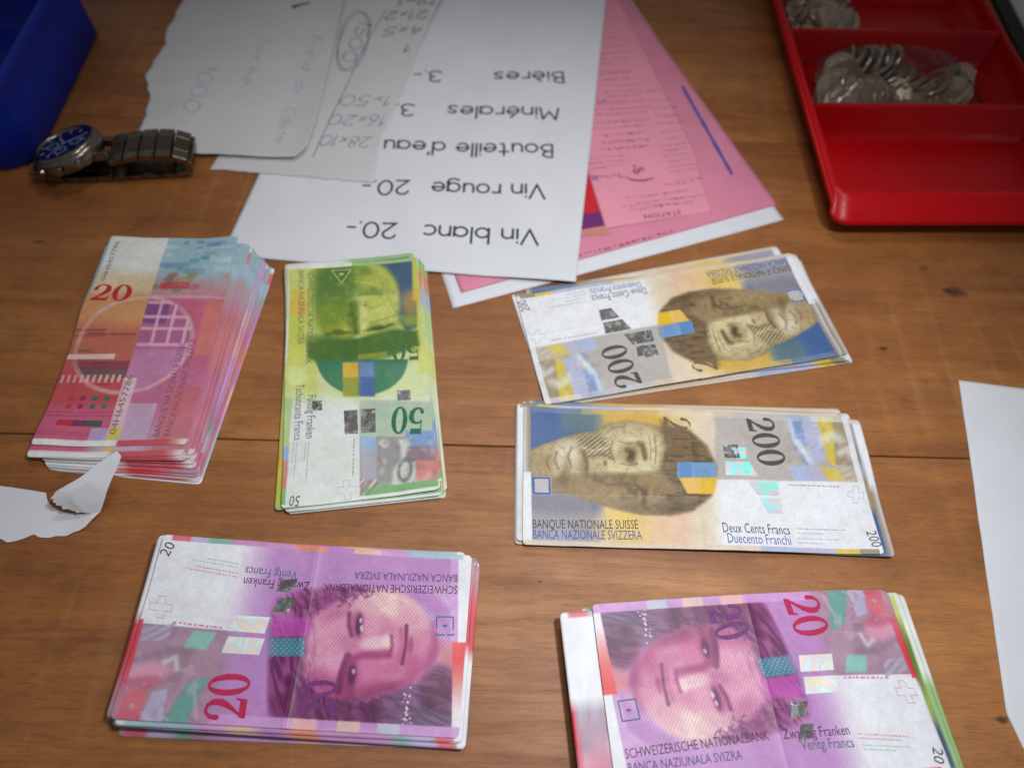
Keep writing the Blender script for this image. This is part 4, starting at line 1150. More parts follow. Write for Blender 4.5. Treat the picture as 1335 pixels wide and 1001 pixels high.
# ---- left pile: backs of 20s, fanned to the right
ax, ay = centre(-241.5, 276.3, -84.9, 137, 74, 1)
def paper_under(wx, wy): return 0.7 * sm(258, 266, wy) * sm(-190, -172, wx)
stA = Stack('20b', ax, ay, rad(-84.9), (4.4, 4.2, 4.8, 4.6), lambda x, y: 1.1 * np.exp(-((x - 54) / 9.) ** 2) * (1 - y / 90.) + .7 * np.sin(x / 137 * 6.0) + 1.6 * sm(100, 137, x) * sm(30, 74, y), paper_under, 3, .42)
rs = random.Random(4)
uA = []
NA = 21
for k in range(NA):
    t = (k + 1) / NA
    dx = 1.0 + 14.5 * t + rs.uniform(-1.0, 1.0) if k > 2 else (6.2, 6.8, 7.4)[k]
    dy = (1.2, 1.8, 3.0)[k] if k < 3 else 2.0 + 13.0 * t + rs.uniform(-.9, .9)
    if k == 0: dx, dy = 6.3, -0.8
    da = -0.6 - 5.2 * t + rs.uniform(-.5, .5) if k > 0 else 0.2
    art = '20b' if k not in (6, 9, 13, 15, 18, 20) else '20'
    lab = None
    if k == 0: lab = 'second red 20 franc note of the fanned left pile, white edge below the top'
    if k == 5: lab = 'blue and pink note fanned out right of the top note in the left pile'
    if k == NA - 1: lab = 'lowest note of the fanned left pile, its red edge lying on the table'
    uA.append((art, dx, dy, da, art == '20' and k % 2 == 0, lab, (10, 16, 6, 30)))
build_stack(stA, 'red and orange back of a 20 franc note on top of the fanned left pile', uA, 'twenty franc notes fanned in the left pile',
            buried='20 franc note buried in the fanned pile beside the curled white paper')

# ---- green pile of 50s
bx, by = centre(-134.4, 263.3, -77.96, 148, 74, 1)
stB = Stack('50', bx, by, rad(-77.96), (4.8, 1.6, 4.4, 3.4), lambda x, y: 1.2 * np.exp(-((x - 70) / 12.) ** 2), lambda wx, wy: 0.75 * sm(246, 256, wy), 7, .45)
uB = [('50', -3.2, 0.4, 1.6, False, 'green 50 franc note, its corner poking out from under the top one', EG),
      ('50', -1.0, 1.6, -0.4, True, None, EG), ('50', 2.0, 2.2, -.6, False, None, EG), ('50', 1.0, -1.2, -1.8, True, 'green 50 franc note sticking out left at the lower end of the green pile', EG),
      ('50', 1.0, 3.0, -.8, True, None, EG), ('50', 2.6, 3.2, -.6, False, None, EG), ('50', -.5, 3.8, .3, True, None, EG), ('50', 2.4, 4.4, -.9, True, 'lowest 50 franc note of the green pile, showing furthest to the right', EG)]
build_stack(stB, 'green 50 franc note with a hatted portrait upside down on top of its pile', uB, 'fifty franc notes in the green pile', buried='50 franc note buried in the green pile')

# ---- upper pile of 200s (turned round)
cx_, cy_ = centre(-1.7, 258.3, 15.6, 170, 74, -1)
stC = Stack('200', cx_, cy_, rad(195.6), (5.4, 1.4, 1.2, 3.6), lambda x, y: 1.3 * np.sin(np.clip(x / 170, 0, 1) * 3.14), None, 12, .42)
uC = [('200', -4.5, -.4, .3, False, 'upper pile 200 franc note just under the top one, white end showing on the right', EG),
      ('200', -5.0, -1.5, -2.6, True, None, EG), ('200', 0.5, -7.2, 3.0, False, '200 franc note, blue and yellow edge showing between upper pile and price list', (16, 16, 16, 16)),
      ('200', -7.0, 2.2, -.8, True, 'lowest 200 franc note of the upper pile, ochre edge showing below', EG)]
build_stack(stC, 'tilted 200 franc note with its portrait upside down, on the upper pile', uC, 'two hundred franc notes in the upper pile', buried='200 franc note buried in the upper pile', foil=3)  # same foil as on the lower pile, coloured dark instead of glinting

# ---- lower pile of 200s
dx_, dy_ = centre(7.0, 184.6, 3.0, 170, 74, -1)
stD = Stack('200', dx_, dy_, rad(2.9), (1.6, 3.0, 3.6, 2.2), lambda x, y: .8 * np.sin(np.clip(x / 170, 0, 1) * 3.14), None, 17, .42)
uD = [('200', -3.4, 2.4, .3, True, 'lower pile 200 franc note showing a white end left of the top note', (16, 16, 12, 12)),
      ('200', 6.6, .8, -1.0, True, '200 franc note sticking out furthest to the right of the lower pile', (26, 26, 12, 12)),
      ('200', 2.2, 4.0, -.6, False, '200 franc note with its numbered white edge above the top note of the lower pile', (20, 20, 12, 12)), ('200', -4.0, 1.2, .4, False, None, EG),
      ('200', -.5, 5.4, .8, True, None, EG), ('200', -2.0, 1.0, .2, True, 'lowest 200 franc note of the lower pile', EG)]
build_stack(stD, '200 franc note with upright lettering and shiny green patches, on the lower pile', uD, 'two hundred franc notes in the lower pile', buried='200 franc note buried in the lower pile')

# ---- lower left pile of 20s (turned round)
ex_, ey_ = centre(-148.8, 98.9, 1.35, 137, 74, -1)
def foldE(x, y):
    d = x - 70
    return np.where(d > 0, .035 * d * (1.1 - y / 74.), 0) + .55 * np.exp(-np.abs(d) / 2.6)
stE = Stack('20', ex_, ey_, rad(181.35), (6.6, 9.6, 7.2, 4.2), foldE, None, 22, .34)
rs = random.Random(9)
uE = []
NE = 19
for k in range(NE):
    da = rs.uniform(-.7, .7); ddx = rs.uniform(-3.2, 2.2); ddy = rs.uniform(-.4, 1.2) + k * .06
    art, flip, lab = '20', rs.random() < .45, None
    if k == 0: ddx, ddy, da, flip, lab = -1.6, 1.8, .2, True, 'second note of the lower left pile, pale end just showing right of the top note'
    if k == 2: ddx, ddy, da, flip, lab = 2.8, -1.0, .6, False, 'lower left pile 20 franc note sticking out on the left, its end in the shadow'
    if k == 4: ddx, ddy, da, flip, lab = -3.4, 3.0, -.6, True, 'lower left pile 20 franc note whose red end sticks out right of the others'
    if k == NE - 1: ddx, ddy, da, lab = -.5, 4.6, .7, 'lowest 20 franc note of the lower left pile, edge showing along the front'
    uE.append((art, ddx, ddy, da, flip, lab, (10, 10, 8, 10)))
build_stack(stE, 'creased pink 20 franc note with its portrait sideways, on the lower left pile', uE, 'twenty franc notes in the lower left pile', buried='20 franc note buried in the lower left pile')

# ---- lower right pile of 20s, bent over a thicker wad
fx_, fy_ = centre(42.5, 84.2, 8.0, 137, 74, -1)
stF = Stack('20', fx_, fy_, rad(8.0), (8.2, 3.4, 2.2, 8.0), lambda x, y: 4.4 * np.sin(np.clip(x / 137, 0, 1.1) * 2.9) - 1.6 * sm(112, 140, x), None, 27, .35)
rs = random.Random(21)
uF = []
NF = 15
for k in range(NF):
    da = rs.uniform(-.6, .6); ddx = rs.uniform(-1, 3.4); ddy = rs.uniform(-2.0, .2); art = '20'; flip = rs.random() < .5; lab = None; eg = (8, 12, 8, 10)
    if k == 0: ddx, ddy, da, flip, lab, eg = -14.0, -1.6, .8, True, 'pink 20 franc note with white window and cross, left edge of the lower right pile', (14, 22, 10, 10)
    if k == 1: ddx, ddy = 1.2, -.8
    if k == 4: art, ddx, ddy, da, flip, lab, eg = '50', 0.8, -1.0, -.3, True, 'green edged 50 franc note slipped into the lower right pile of 20s', (16, 16, 10, 10)
    if k == 7: art, ddx, ddy, da, flip, lab, eg = '50', 2.8, -1.2, -.9, True, 'lower 50 franc note of the lower right pile, pale green end on the right', (16, 16, 10, 10)
    if k == NF - 1: ddx, ddy, da, lab = -12.0, -2.0, .4, 'lowest 20 franc note of the lower right pile'
    uF.append((art, ddx, ddy, da, flip, lab, eg))
build_stack(stF, 'curved pink 20 franc note with upright lettering, on the lower right pile', uF, 'notes in the lower right pile', buried='note buried in the lower right pile')

# ------------------------------------------------------------------ stroke writing
def arc(cx, cy, rx, ry, a0, a1, n=12):
    return [(cx + rx * math.cos(rad(a0 + (a1 - a0) * i / n)), cy + ry * math.sin(rad(a0 + (a1 - a0) * i / n))) for i in range(n + 1)]
RING = arc(.27, .31, .27, .31, 90, 450, 20)
GLY = {
 'a': ([RING, [(.54, .62), (.54, 0)]], .54), 'b': ([[(0, 1.03), (0, 0)], RING], .54), 'c': ([arc(.27, .31, .27, .31, 50, 310)], .46),
 'd': ([RING, [(.54, 1.03), (.54, 0)]], .54), 'e': ([[(.02, .33), (.53, .35)] + arc(.27, .31, .27, .31, 12, 315)], .53),
 'g': ([RING, [(.54, .62), (.54, -.1)] + arc(.28, -.1, .26, .22, 0, -150)], .54), 'i': ([[(0, .62), (0, 0)], [(0, .86), (0, .89)]], .02),
 'l': ([[(0, 1.03), (0, 0)]], .02), 'n': ([[(0, .62), (0, 0)], [(0, .36)] + arc(.22, .38, .22, .24, 170, 0) + [(.44, 0)]], .44),
 'o': ([RING], .54), 'r': ([[(0, .62), (0, 0)], [(0, .36)] + arc(.2, .36, .2, .25, 170, 50)], .34),
 's': ([[(.40, .53), (.28, .62), (.12, .60), (.05, .49), (.14, .38), (.30, .30), (.40, .19), (.33, .05), (.17, 0), (.02, .07)]], .42),
 't': ([[(.2, .92), (.2, .12), (.26, .01), (.36, .02)], [(0, .62), (.42, .62)]], .42), 'u': ([[(0, .62)] + arc(.21, .24, .21, .24, 180, 350) + [(.43, .62)], [(.43, .4), (.44, 0)]], .46),
 'V': ([[(0, 1), (.34, 0), (.68, 1)]], .68), 'M': ([[(0, 0), (.13, 1), (.42, .34), (.71, 1), (.84, 0)]], .84),
 'B': ([[(0, 0), (0, 1), (.26, .98), (.42, .86), (.40, .66), (.24, .54), (.02, .53)], [(.2, .54), (.44, .44), (.52, .27), (.42, .08), (.2, 0), (0, 0)]], .52),
 "'": ([[(.03, 1.05), (0, .82)]], .04), '.': ([[(0, .02), (.02, .02)]], .04), '-': ([[(0, .36), (.3, .36)]], .30), ' ': ([], .22),
 '0': ([arc(.3, .5, .3, .5, 90, 450, 22)], .60), '2': ([arc(.28, .72, .26, .28, 165, -30, 12) + [(.03, .02), (.58, .02)]], .58),
 '3': ([arc(.26, .75, .24, .25, 150, -80, 10), arc(.26, .27, .28, .27, 80, -150, 12)], .54), '1': ([[(0, .78), (.2, 1), (.2, 0)]], .24),
 '4': ([[(.4, 1), (0, .36), (.56, .36)], [(.4, .6), (.38, 0)]], .56), '5': ([[(.5, 1), (.1, .98), (.06, .56)] + arc(.24, .32, .26, .30, 110, -140, 12)], .52),
 '6': ([[(.42, 1), (.16, .7), (.03, .35)] + arc(.26, .27, .23, .26, 160, 500, 16)], .50), '8': ([arc(.25, .76, .19, .23, 90, 450, 14), arc(.25, .27, .24, .26, 90, 450, 14)], .5),
 '9': ([arc(.25, .72, .22, .26, 0, 360, 14), [(.47, .72), (.44, .3), (.3, 0)]], .5), 'x': ([[(0, .56), (.36, .1)], [(.36, .56), (0, .1)]], .36),
 'F': ([[(.02, 0), (.06, 1), (.5, 1.02)], [(.04, .52), (.42, .54)]], .46), 'C': ([arc(.34, .5, .32, .5, 55, 305, 14)], .6), 'S': ([[(.46, .86), (.3, 1), (.1, .92), (.08, .7), (.34, .5), (.46, .28), (.34, .04), (.1, .02), (0, .14)]], .48),
}
GLY['é'] = (GLY['e'][0] + [[(.22, .74), (.36, .92)]], .53); GLY['è'] = (GLY['e'][0] + [[(.32, .74), (.18, .92)]], .53)

def write(txt, a, b, cap, pen, mb, zf, lift=.09, slant=0.0, wobble=0.0, seed=0, gap=.17):
    """strokes along a -> b (world mm) into mb, lying on the sheet zf"""
    rs = random.Random(seed); x = 0; strokes = []
    for ch in txt:
        g, wd = GLY[ch]
        for st in g: strokes.append([(x + px_ + slant * py_ + rs.uniform(-1, 1) * wobble, py_ + rs.uniform(-1, 1) * wobble) for px_, py_ in st])
        x += wd + gap
    x -= gap
    a = np.array(a, float); b = np.array(b, float); d = b - a; Ln = np.linalg.norm(d); d /= Ln; nr = np.array([-d[1], d[0]])
    for k, st in enumerate(strokes):
        P = np.array(st); W_ = a + P[:, :1] / x * Ln * d + P[:, 1:] * cap * nr
        # resample so that the strip follows the paper
        Q = [W_[0]]
        for p, q in zip(W_[:-1], W_[1:]):
            m = max(1, int(np.linalg.norm(q - p) / 2.0))
            for i in range(1, m + 1): Q.append(p + (q - p) * i / m)
        pw = pen * (1 + .35 * np.array([math.sin(k * 2.1 + q * .7) for q in range(len(Q))])) if wobble else pen
        V, F = ribbon(np.array(Q), pw)
        mb.add(np.column_stack([V, zf(V[:, 0], V[:, 1]) + lift + .006 * (k % 6)]), F)

# ------------------------------------------------------------------ sheets of paper
def sheet(left, right, zf, n=70, m=60, th=0.12, jit=(0, 0, 0, 0), seed=0):
    """left and right: polylines from the near end to the far end. Returns V, F of a thin sheet."""
    def samp(P, t):
        P = np.array(P, float); s_ = np.r_[0, np.cumsum(np.linalg.norm(np.diff(P, axis=0), axis=1))]; s_ /= s_[-1]
        return np.stack([np.interp(t, s_, P[:, 0]), np.interp(t, s_, P[:, 1])], -1)
    t = np.linspace(0, 1, m); A = samp(left, t); B = samp(right, t)
    A[:, 0] += jit[0] * (noise2(t * 100, t * 0 + seed, 5, seed) + .6 * noise2(t * 100, t * 0 + seed, 2, seed + 1)); B[:, 0] += jit[1] * (noise2(t * 100, t * 0 + 5 + seed, 5, seed) + .6 * noise2(t * 100, t * 0 + seed, 2, seed + 1))
    u = np.linspace(0, 1, n)
    P = A[:, None] * (1 - u[None, :, None]) + B[:, None] * u[None, :, None]
    e = noise2(u * 100, u * 0 + 9 + seed, 7, seed) + .5 * noise2(u * 100, u * 0 + 3, 2.5, seed)
    P[:, :, 1] += jit[2] * e[None] * (1 - t[:, None]) ** 6 + jit[3] * e[None] * t[:, None] ** 6
    X, Y = P[..., 0].ravel(), P[..., 1].ravel(); Z = zf(X, Y)
    V = np.column_stack([X, Y, Z])
    rim = [(0, i) for i in range(n)] + [(j, n - 1) for j in range(1, m)] + [(m - 1, i) for i in range(n - 2, -1, -1)] + [(j, 0) for j in range(m - 2, 0, -1)]
    rid = [j * n + i for j, i in rim]; low = V[rid].copy(); low[:, 2] -= th
    F = [(j*n+i, j*n+i+1, (j+1)*n+i+1, (j+1)*n+i) for j in range(m-1) for i in range(n-1)]
    N0 = len(V); k = len(rid)
    F += [(rid[i], N0 + i, N0 + (i + 1) % k, rid[(i + 1) % k]) for i in range(k)]
    return np.vstack([V, low]), F

def paper(name, label, cat, left, right, zf, mat, group=None, jit=(0, 0, 0, 0), seed=0, n=70, m=60):
    cx = (left[0][0] + right[0][0]) / 2; cy = left[0][1]
    root = empty(name, (cx, cy, 0)); tag(root, label, cat, group)
    V, F = sheet(left, right, zf, n, m, jit=jit, seed=seed)
    V[:, 0] -= cx; V[:, 1] -= cy
    mesh('sheet', V, F, mat, root, True)
    return root, cx, cy

def writing(name, mb, mat, root, cx, cy):
    mb.V = [(x - cx, y - cy, z) for x, y, z in mb.V]
    return mb.build(name, mat, root)

def z_pinkwhite(x, y): return .35 + .12 * noise2(x, y, 40, 31) + 0.25 * sm(20, 0, np.hypot(np.asarray(x) - 163, np.asarray(y) - 338) )
def z_pink(x, y): return .75 + .15 * noise2(x, y, 40, 31) + .25 * sm(.2, 1, noise2(x, y, 18, 32))
def z_slip(x, y): return 1.25 + .2 * noise2(x, y, 40, 31) + .35 * noise2(x, y, 22, 33) * sm(0, 60, np.asarray(x) - 30)
def z_price(x, y):
    x = np.asarray(x, float); y = np.asarray(y, float)
    z = .4 + 2.6 * sm(-62, 10, x) + .9 * sm(-20, 34, x) * sm(300, 270, y) + 1.3 * sm(310, 420, y) * sm(-150, -60, x)
    z += .35 * noise2(x, y, 55, 34) * sm(275, 300, y) + .18 * noise2(x, y, 20, 35) * sm(285, 320, y)
    z += .3 * np.exp(-((x + 70 - (y - 300) * .25) / 10.) ** 2) * sm(290, 330, y)
    edge = -37 - (y - 247) * .39
    return np.maximum(z, sm(-32, -1.5, x - edge) * (z_slip(x, y) + .75))
def z_hand(x, y):
    x = np.asarray(x, float); y = np.asarray(y, float)
    return np.maximum(z_price(x, y) + .45, .75) + 1.0 * sm(-120, -75, x) * .6 + .5 * noise2(x, y, 34, 36) * sm(345, 370, y) + 2.2 * sm(480, 560, y)
def z_torn(x, y):
    x = np.asarray(x, float); y = np.asarray(y, float)
    d = np.clip((x + 172) / 26, 0, 1)
    return z_hand(x, y) + .9 + .55 * noise2(x, y, 30, 37) + .25 * noise2(x, y, 11, 38) + 3.5 * d ** 2 + 1.5 * sm(372, 352, y)

# pink form over a white one, and the slips on it
pw, ox, oy = paper('form_sheet', 'white sheet lying under the pink form, its edge showing towards the money', 'paper',
      [(-37, 247), (-128, 485)], [(165, 339), (73, 577), (63, 602)], z_pinkwhite, M_PAPER)
pk, ox, oy = paper('form_sheet', 'large pink form under the price list with a blue printed bar at its long side', 'paper',
      [(-33.5, 258.5), (-127, 487)], [(162.5, 352), (71, 578), (60, 604)], z_pink, M_PINK)
bar = MB()
P0, P1 = np.array((107.5, 468.)), np.array((135.5, 377.))
d = (P1 - P0) / 40
for k in range(40):
    p = P0 + d * k; q = p + d
    wd = 2.2 + .6 * noise2(k, 0, 3, 5)
    V, F = ribbon([p, (p + q) / 2, q + d * .02], wd * 1.0)
    V = V[:6]; F = F[:2]
    bar.add(np.column_stack([V, z_pink(V[:, 0], V[:, 1]) + .55 + .004 * (k % 3)]), F)
mb = MB()
def scrawl(mb, a, b, h, zf, seed, lift=.1):
    """a line of unreadable print"""
    rs = random.Random(seed); a = np.array(a, float); b = np.array(b, float); d = b - a; Ln = np.linalg.norm(d); d /= Ln; nr = np.array([-d[1], d[0]]); t = 0
    while t < Ln:
        wl = min(rs.uniform(.4, 1.5) * h, Ln - t); hh = h * rs.uniform(.45, 1.0); y0 = h * rs.uniform(0, .25)
        for q in range(rs.choice((1, 2))):
            p = a + d * (t + q * .12) + nr * (y0 + q * hh * .6); V = np.array([p, p + d * wl, p + d * wl + nr * hh * .35, p + nr * hh * .35])
            mb.add(np.column_stack([V, zf(V[:, 0], V[:, 1]) + lift + .005 * q]), [(0, 1, 2, 3)])
        t += wl + rs.uniform(.25, .9) * h
scrawl(mb, (92, 322), (34, 295), 2.2, lambda x, y: z_pink(x, y) + .2, 3)
writing('form_print', mb, M_PINK_INK, pk, ox, oy)
writing('blue_bar', bar, M_BLUE_INK, pk, ox, oy)
V, F = sheet([(28, 312), (26, 372)], [(52.5, 322), (38.5, 372)], lambda x, y: z_pink(x, y) + .3, 14, 14)
cardr = empty('card', (40, 312, 0)); tag(cardr, 'small red card with a purple foot, half hidden between price list and pink slip', 'card')
V[:, 0] -= 40; V[:, 1] -= 312
mesh('card_face', V, F, M_RED_CARD, cardr, True)
V, F = sheet([(28.3, 313.2), (28.0, 327)], [(52, 321.6), (49, 333)], lambda x, y: z_pink(x, y) + .36, 10, 8, .03)
V[:, 0] -= 40; V[:, 1] -= 312
mesh('purple_band', V, F, M_PURPLE, cardr)
V, F = sheet([(28.3, 308), (28.2, 313)], [(53.4, 314), (52, 321.4)], lambda x, y: z_pink(x, y) + .34, 10, 5, .03)
V[:, 0] -= 40; V[:, 1] -= 312
mesh('tan_band', V, F, mat_ink('tan_print', (200, 130, 120)), cardr)
sl, ox, oy = paper('receipt_slip', 'pink receipt slip with faint upside down print lying on the pink form', 'receipt',
      [(50.5, 318), (38, 372), (10, 480), (0, 585)], [(119, 341), (111, 400), (92, 470), (58, 590)], z_slip, M_PINK2, n=40, m=70)
mb = MB()
for k, (a, b, h) in enumerate((((116, 356), (96, 350), 1.5), ((114, 372), (98, 367), 1.4), ((112, 380), (94, 375), 1.4), ((112, 385), (93, 380), 1.4), ((106, 428), (86, 423), 1.5), ((104, 436), (86, 431), 1.4), ((102, 444), (84, 439), 1.4), ((98, 452), (80, 447), 1.4), ((84, 442), (36, 431), 1.5), ((80, 449), (36, 440), 1.5), ((76, 460), (34, 450), 1.7), ((74, 466), (36, 458), 1.5), ((68, 498), (38, 491), 1.5), ((66, 513), (40, 508), 1.6), ((62, 524), (30, 518), 1.6),
        ((107, 349), (65, 336), 1.8), ((108, 354), (70, 343), 1.8), ((104, 359), (78, 351), 1.6), ((97, 346), (60, 339), 1.6),
        ((109, 368), (88, 362), 1.8), ((84, 352), (62, 347), 1.3), ((110, 390), (92, 385), 1.5), ((108, 395), (90, 390), 1.5), ((107, 400), (90, 395), 1.5), ((106, 405), (88, 400), 1.5), ((105, 412), (92, 408), 1.4), ((104, 419), (88, 414), 1.6),
        ((62, 378), (38, 371), 1.5), ((63, 383), (36, 376), 1.5), ((64, 388), (36, 380), 1.2),
        ((80, 400), (48, 392), 2.4), ((80, 407), (48, 399), 2.4), ((79, 414), (47, 406), 2.2), ((78, 421), (36, 411), 1.6), ((82, 428), (36, 417), 1.8), ((80, 436), (36, 426), 1.6), ((78, 446), (35, 437), 1.8), ((76, 454), (34, 446), 1.6),
        ((92, 462), (70, 456), 2.0), ((72, 474), (48, 468), 1.8), ((70, 482), (40, 474), 2.0), ((66, 492), (36, 486), 1.6), ((68, 506), (46, 500), 1.8))):
    scrawl(mb, a, b, h, z_slip, k + 5)
# small emblem: a swoosh with a blob over it
V, F = ribbon([(62.5, 366.5), (68, 363.5), (76, 364.0), (83, 367.5)], [.6, 1.7, 1.8, .6]); mb.add(np.column_stack([V, z_slip(V[:, 0], V[:, 1]) + .12]), F)
for cx, cy, r in ((71, 372, 2.4), (74.5, 375, 1.9), (70, 377, 1.3)):
    V, F = ring_shape(cx, cy, r, r, r * .45, r * .45, 12); mb.add(np.column_stack([V, z_slip(V[:, 0], V[:, 1]) + .12]), F)
writing('receipt_print', mb, M_PINK_INK, sl, ox, oy)
mb = MB()
V, F, wd = text_shape('STATION'); W_ = place(V, (98, 339.5), (74.5, 332.5), wd, 0, 3.8); mb.add(np.column_stack([W_, z_slip(W_[:, 0], W_[:, 1]) + .12]), F)
writing('station_heading', mb, mat_ink('dark_form_print', (112, 62, 84)), sl, ox, oy)
mb = MB()
write('1x1x8', (61, 369.0), (41, 364), 3.6, .55, mb, z_slip, wobble=.12, seed=3)
write('x1', (51, 446), (45, 444), 4.6, .5, mb, z_slip, wobble=.1, seed=5)
writing('pen_marks', mb, mat_ink('violet_pen', (120, 88, 160)), sl, ox, oy)

# the price list
zP = z_price
pr, ox, oy = paper('price_list', 'white printed price list of drinks lying upside down across the pink form', 'price list',
      [(-177, 273), (-158, 577), (-154, 640)], [(32.5, 271), (51.6, 575), (56, 640)], zP, M_PAPER, n=110, m=120)
CAP = 12.4
for txt, a, b in (('Vin blanc', (8.4, 310.3), (-61, 308.0)), ('20.-', (-78.5, 309), (-108, 307.4)), ('Vin rouge', (10.6, 350), (-60.9, 346.1)), ('20.-', (-75.8, 346), (-105.2, 344)),
                  ("Bouteille d'eau", (14.1, 388.7), (-97.8, 382.8)), ('Minérales', (17.1, 426.7), (-59.8, 423.6)), ('3.-', (-83.4, 421.8), (-103, 420.3)), ('Bières', (18.8, 468.5), (-30.9, 463.8)), ('3.-', (-69, 461.5), (-88.6, 460.4))):
    mb = MB(); write(txt, a, b, CAP, 1.5, mb, zP); writing('text_line', mb, M_INK, pr, ox, oy)

# the sheet with sums written on it
hs, ox, oy = paper('note_sheet', 'thin sheet with handwritten sums and a ringed 1500, lying on the price list', 'paper',
      [(-204.3, 343.5), (-190, 450), (-180, 640)], [(-98.5, 342.3), (-101.5, 383), (-95.5, 421), (-89, 490), (-80, 554), (-66, 640)], z_hand, M_PAPER2, jit=(.5, .3, .6, 0), seed=2, n=80, m=100)
mb = MB()
for txt, a, b, cap in (('28x10', (-106.4, 385.2), (-139.4, 383.7), 10.5), ('16x20', (-99.6, 408.4), (-137.9, 405.5), 11), ('1x50', (-99, 428.7), (-133.8, 426.2), 10.5)):
    write(txt, a, b, cap, .62, mb, z_hand, .12, .22, .02, 3)
writing('pencil_sums', mb, M_PENCIL, hs, ox, oy)
mb = MB()
for txt, a, b, cap in (('1', (-94, 491), (-98.5, 490), 9), ('4x5', (-89.4, 514), (-117, 508.5), 10), ('21x2', (-87, 533), (-119, 528), 10), ('19x1', (-82.6, 550), (-111, 546.5), 9)):
    write(txt, a, b, cap, .8, mb, z_hand, .12, .22, .03, 4)
writing('pen_sums', mb, mat_ink('dark_pen', (92, 92, 88)), hs, ox, oy)
mb = MB()
write('1500', (-138.5, 516), (-144, 466), 10.5, .7, mb, z_hand, .12, .1, .02, 5)
for k in range(2):
    a = np.linspace(0, 2 * math.pi, 60, endpoint=False)
    P = np.stack([-139 + (10.5 + k) * np.cos(a + .3 * k) + .03 * 24 * np.sin(a), 490 + (35 + k * 1.2) * np.sin(a)], 1)
    V, F = ribbon(P, .6, True); mb.add(np.column_stack([V, z_hand(V[:, 0], V[:, 1]) + .12 + .01 * k]), F)
Q = [(-121, 530), (-126, 505), (-130, 478), (-134, 440), (-138, 405), (-142, 362)]
Q = np.array([np.array(Q[i]) * (1 - t) + np.array(Q[i + 1]) * t for i in range(5) for t in np.linspace(0, 1, 12, endpoint=False)] + [Q[-1]])
V, F = ribbon(Q, .6); mb.add(np.column_stack([V, z_hand(V[:, 0], V[:, 1]) + .15]), F)
writing('ringed_sum', mb, M_PENCIL, hs, ox, oy)

# torn note over it
tn, ox, oy = paper('torn_note', 'torn white note with faint handwriting and a ragged left side beside the watch', 'paper',
      [(-255, 352), (-259, 366), (-265, 404), (-275, 428), (-275, 463), (-279, 497), (-278, 523), (-289, 560), (-300, 620)],
      [(-152, 357), (-146.5, 366), (-146.0, 392), (-151, 470), (-155, 541), (-158, 620)], z_torn, M_PAPER2, jit=(1.5, .1, .5, 0), seed=6, n=80, m=110)
mb = MB(); write('Fond', (-170, 492), (-170, 452), 8, .5, mb, z_torn, .12, .1, .03, 7); writing('handwritten_word', mb, M_MAUVE, tn, ox, oy)
mb = MB(); write('de', (-170.5, 439), (-170.5, 424), 8, .5, mb, z_torn, .12, .1, .03, 8); writing('handwritten_word', mb, M_MAUVE, tn, ox, oy)
mb = MB(); write('Caisse', (-171, 408), (-170, 372), 8, .5, mb, z_torn, .12, .1, .03, 9); writing('handwritten_word', mb, M_MAUVE, tn, ox, oy)
mb = MB(); write('Soir', (-207, 486), (-207, 455), 8, .5, mb, z_torn, .12, .1, .03, 10); writing('handwritten_word', mb, M_MAUVE, tn, ox, oy)
mb = MB(); write('ée', (-207, 450), (-207, 430), 8, .5, mb, z_torn, .12, .1, .03, 11); writing('handwritten_word', mb, M_MAUVE, tn, ox, oy)
mb = MB(); write('1000.-', (-240, 448), (-238, 382), 11, .55, mb, z_torn, .12, .1, .03, 12); writing('handwritten_word', mb, M_MAUVE, tn, ox, oy)
mb = MB()
V, F = ribbon([(-192.5, 526), (-188, 529.5), (-181, 532.5)], [3.4, 2.0, 1.6]); mb.add(np.column_stack([V, z_torn(V[:, 0], V[:, 1]) + .12]), F)
writing('marker_stroke', mb, M_BLACK, tn, ox, oy)

# blank sheet on the right, torn at its near corner
def z_blank(x, y): return .45 + .25 * noise2(x, y, 60, 41) 
paper('blank_sheet', 'blank white sheet at the right side with a torn near corner', 'paper',
      [(224.2, 40.6), (221.0, 55.0), (246.6, 225.3)], [(330, 40), (331, 55), (345, 219)], z_blank, M_PAPER, jit=(.1, 0, .5, 0), seed=9, n=50, m=110)

# strip of paper at the left with its torn end curling up over the money
st = empty('curled_paper', (-230, 110, 0)); tag(st, 'torn white paper strip on the left, its end curling up over the fanned pile', 'paper')
L0 = [(-270, 93), (-232, 94.5), (-220, 94), (-213, 97.5), (-206, 97), (-198, 98.2), (-191, 103.5), (-186.6, 110.5)]
R0 = [(-270, 121.5), (-236, 120), (-216, 118.5), (-214.2, 115.2), (-210, 111.5), (-203.5, 109.5), (-195, 109.6), (-189.5, 111.0)]
def z_strip(x, y): return .35 + .35 * noise2(x, y, 16, 44) + 1.2 * sm(-235, -255, x) + 1.8 * sm(-200, -187, x)
def samp(P, t):
    P = np.array(P, float); s_ = np.r_[0, np.cumsum(np.linalg.norm(np.diff(P[:, :2], axis=0), axis=1))]; s_ /= s_[-1]
    return np.stack([np.interp(t, s_, P[:, k]) for k in range(P.shape[1])], -1)
n, m = 16, 90
t = np.linspace(0, 1, m); A = samp(L0, t); B = samp(R0, t)
A[:, 1] += .8 * noise2(t * 100, t * 0, 4, 45) * sm(1, .9, t); B[:, 1] += .25 * noise2(t * 100, t * 0 + 7, 4, 46)
u = np.linspace(0, 1, n); P = A[:, None] * (1 - u[None, :, None]) + B[:, None] * u[None, :, None]
V = np.column_stack([P[..., 0].ravel() + 230, P[..., 1].ravel() - 110, z_strip(P[..., 0].ravel(), P[..., 1].ravel())])
F = [(j*n+i, (j+1)*n+i, (j+1)*n+i+1, j*n+i+1)[::-1] for j in range(m-1) for i in range(n-1)]
mesh('flat_part', V, F, M_PAPER, st, True)
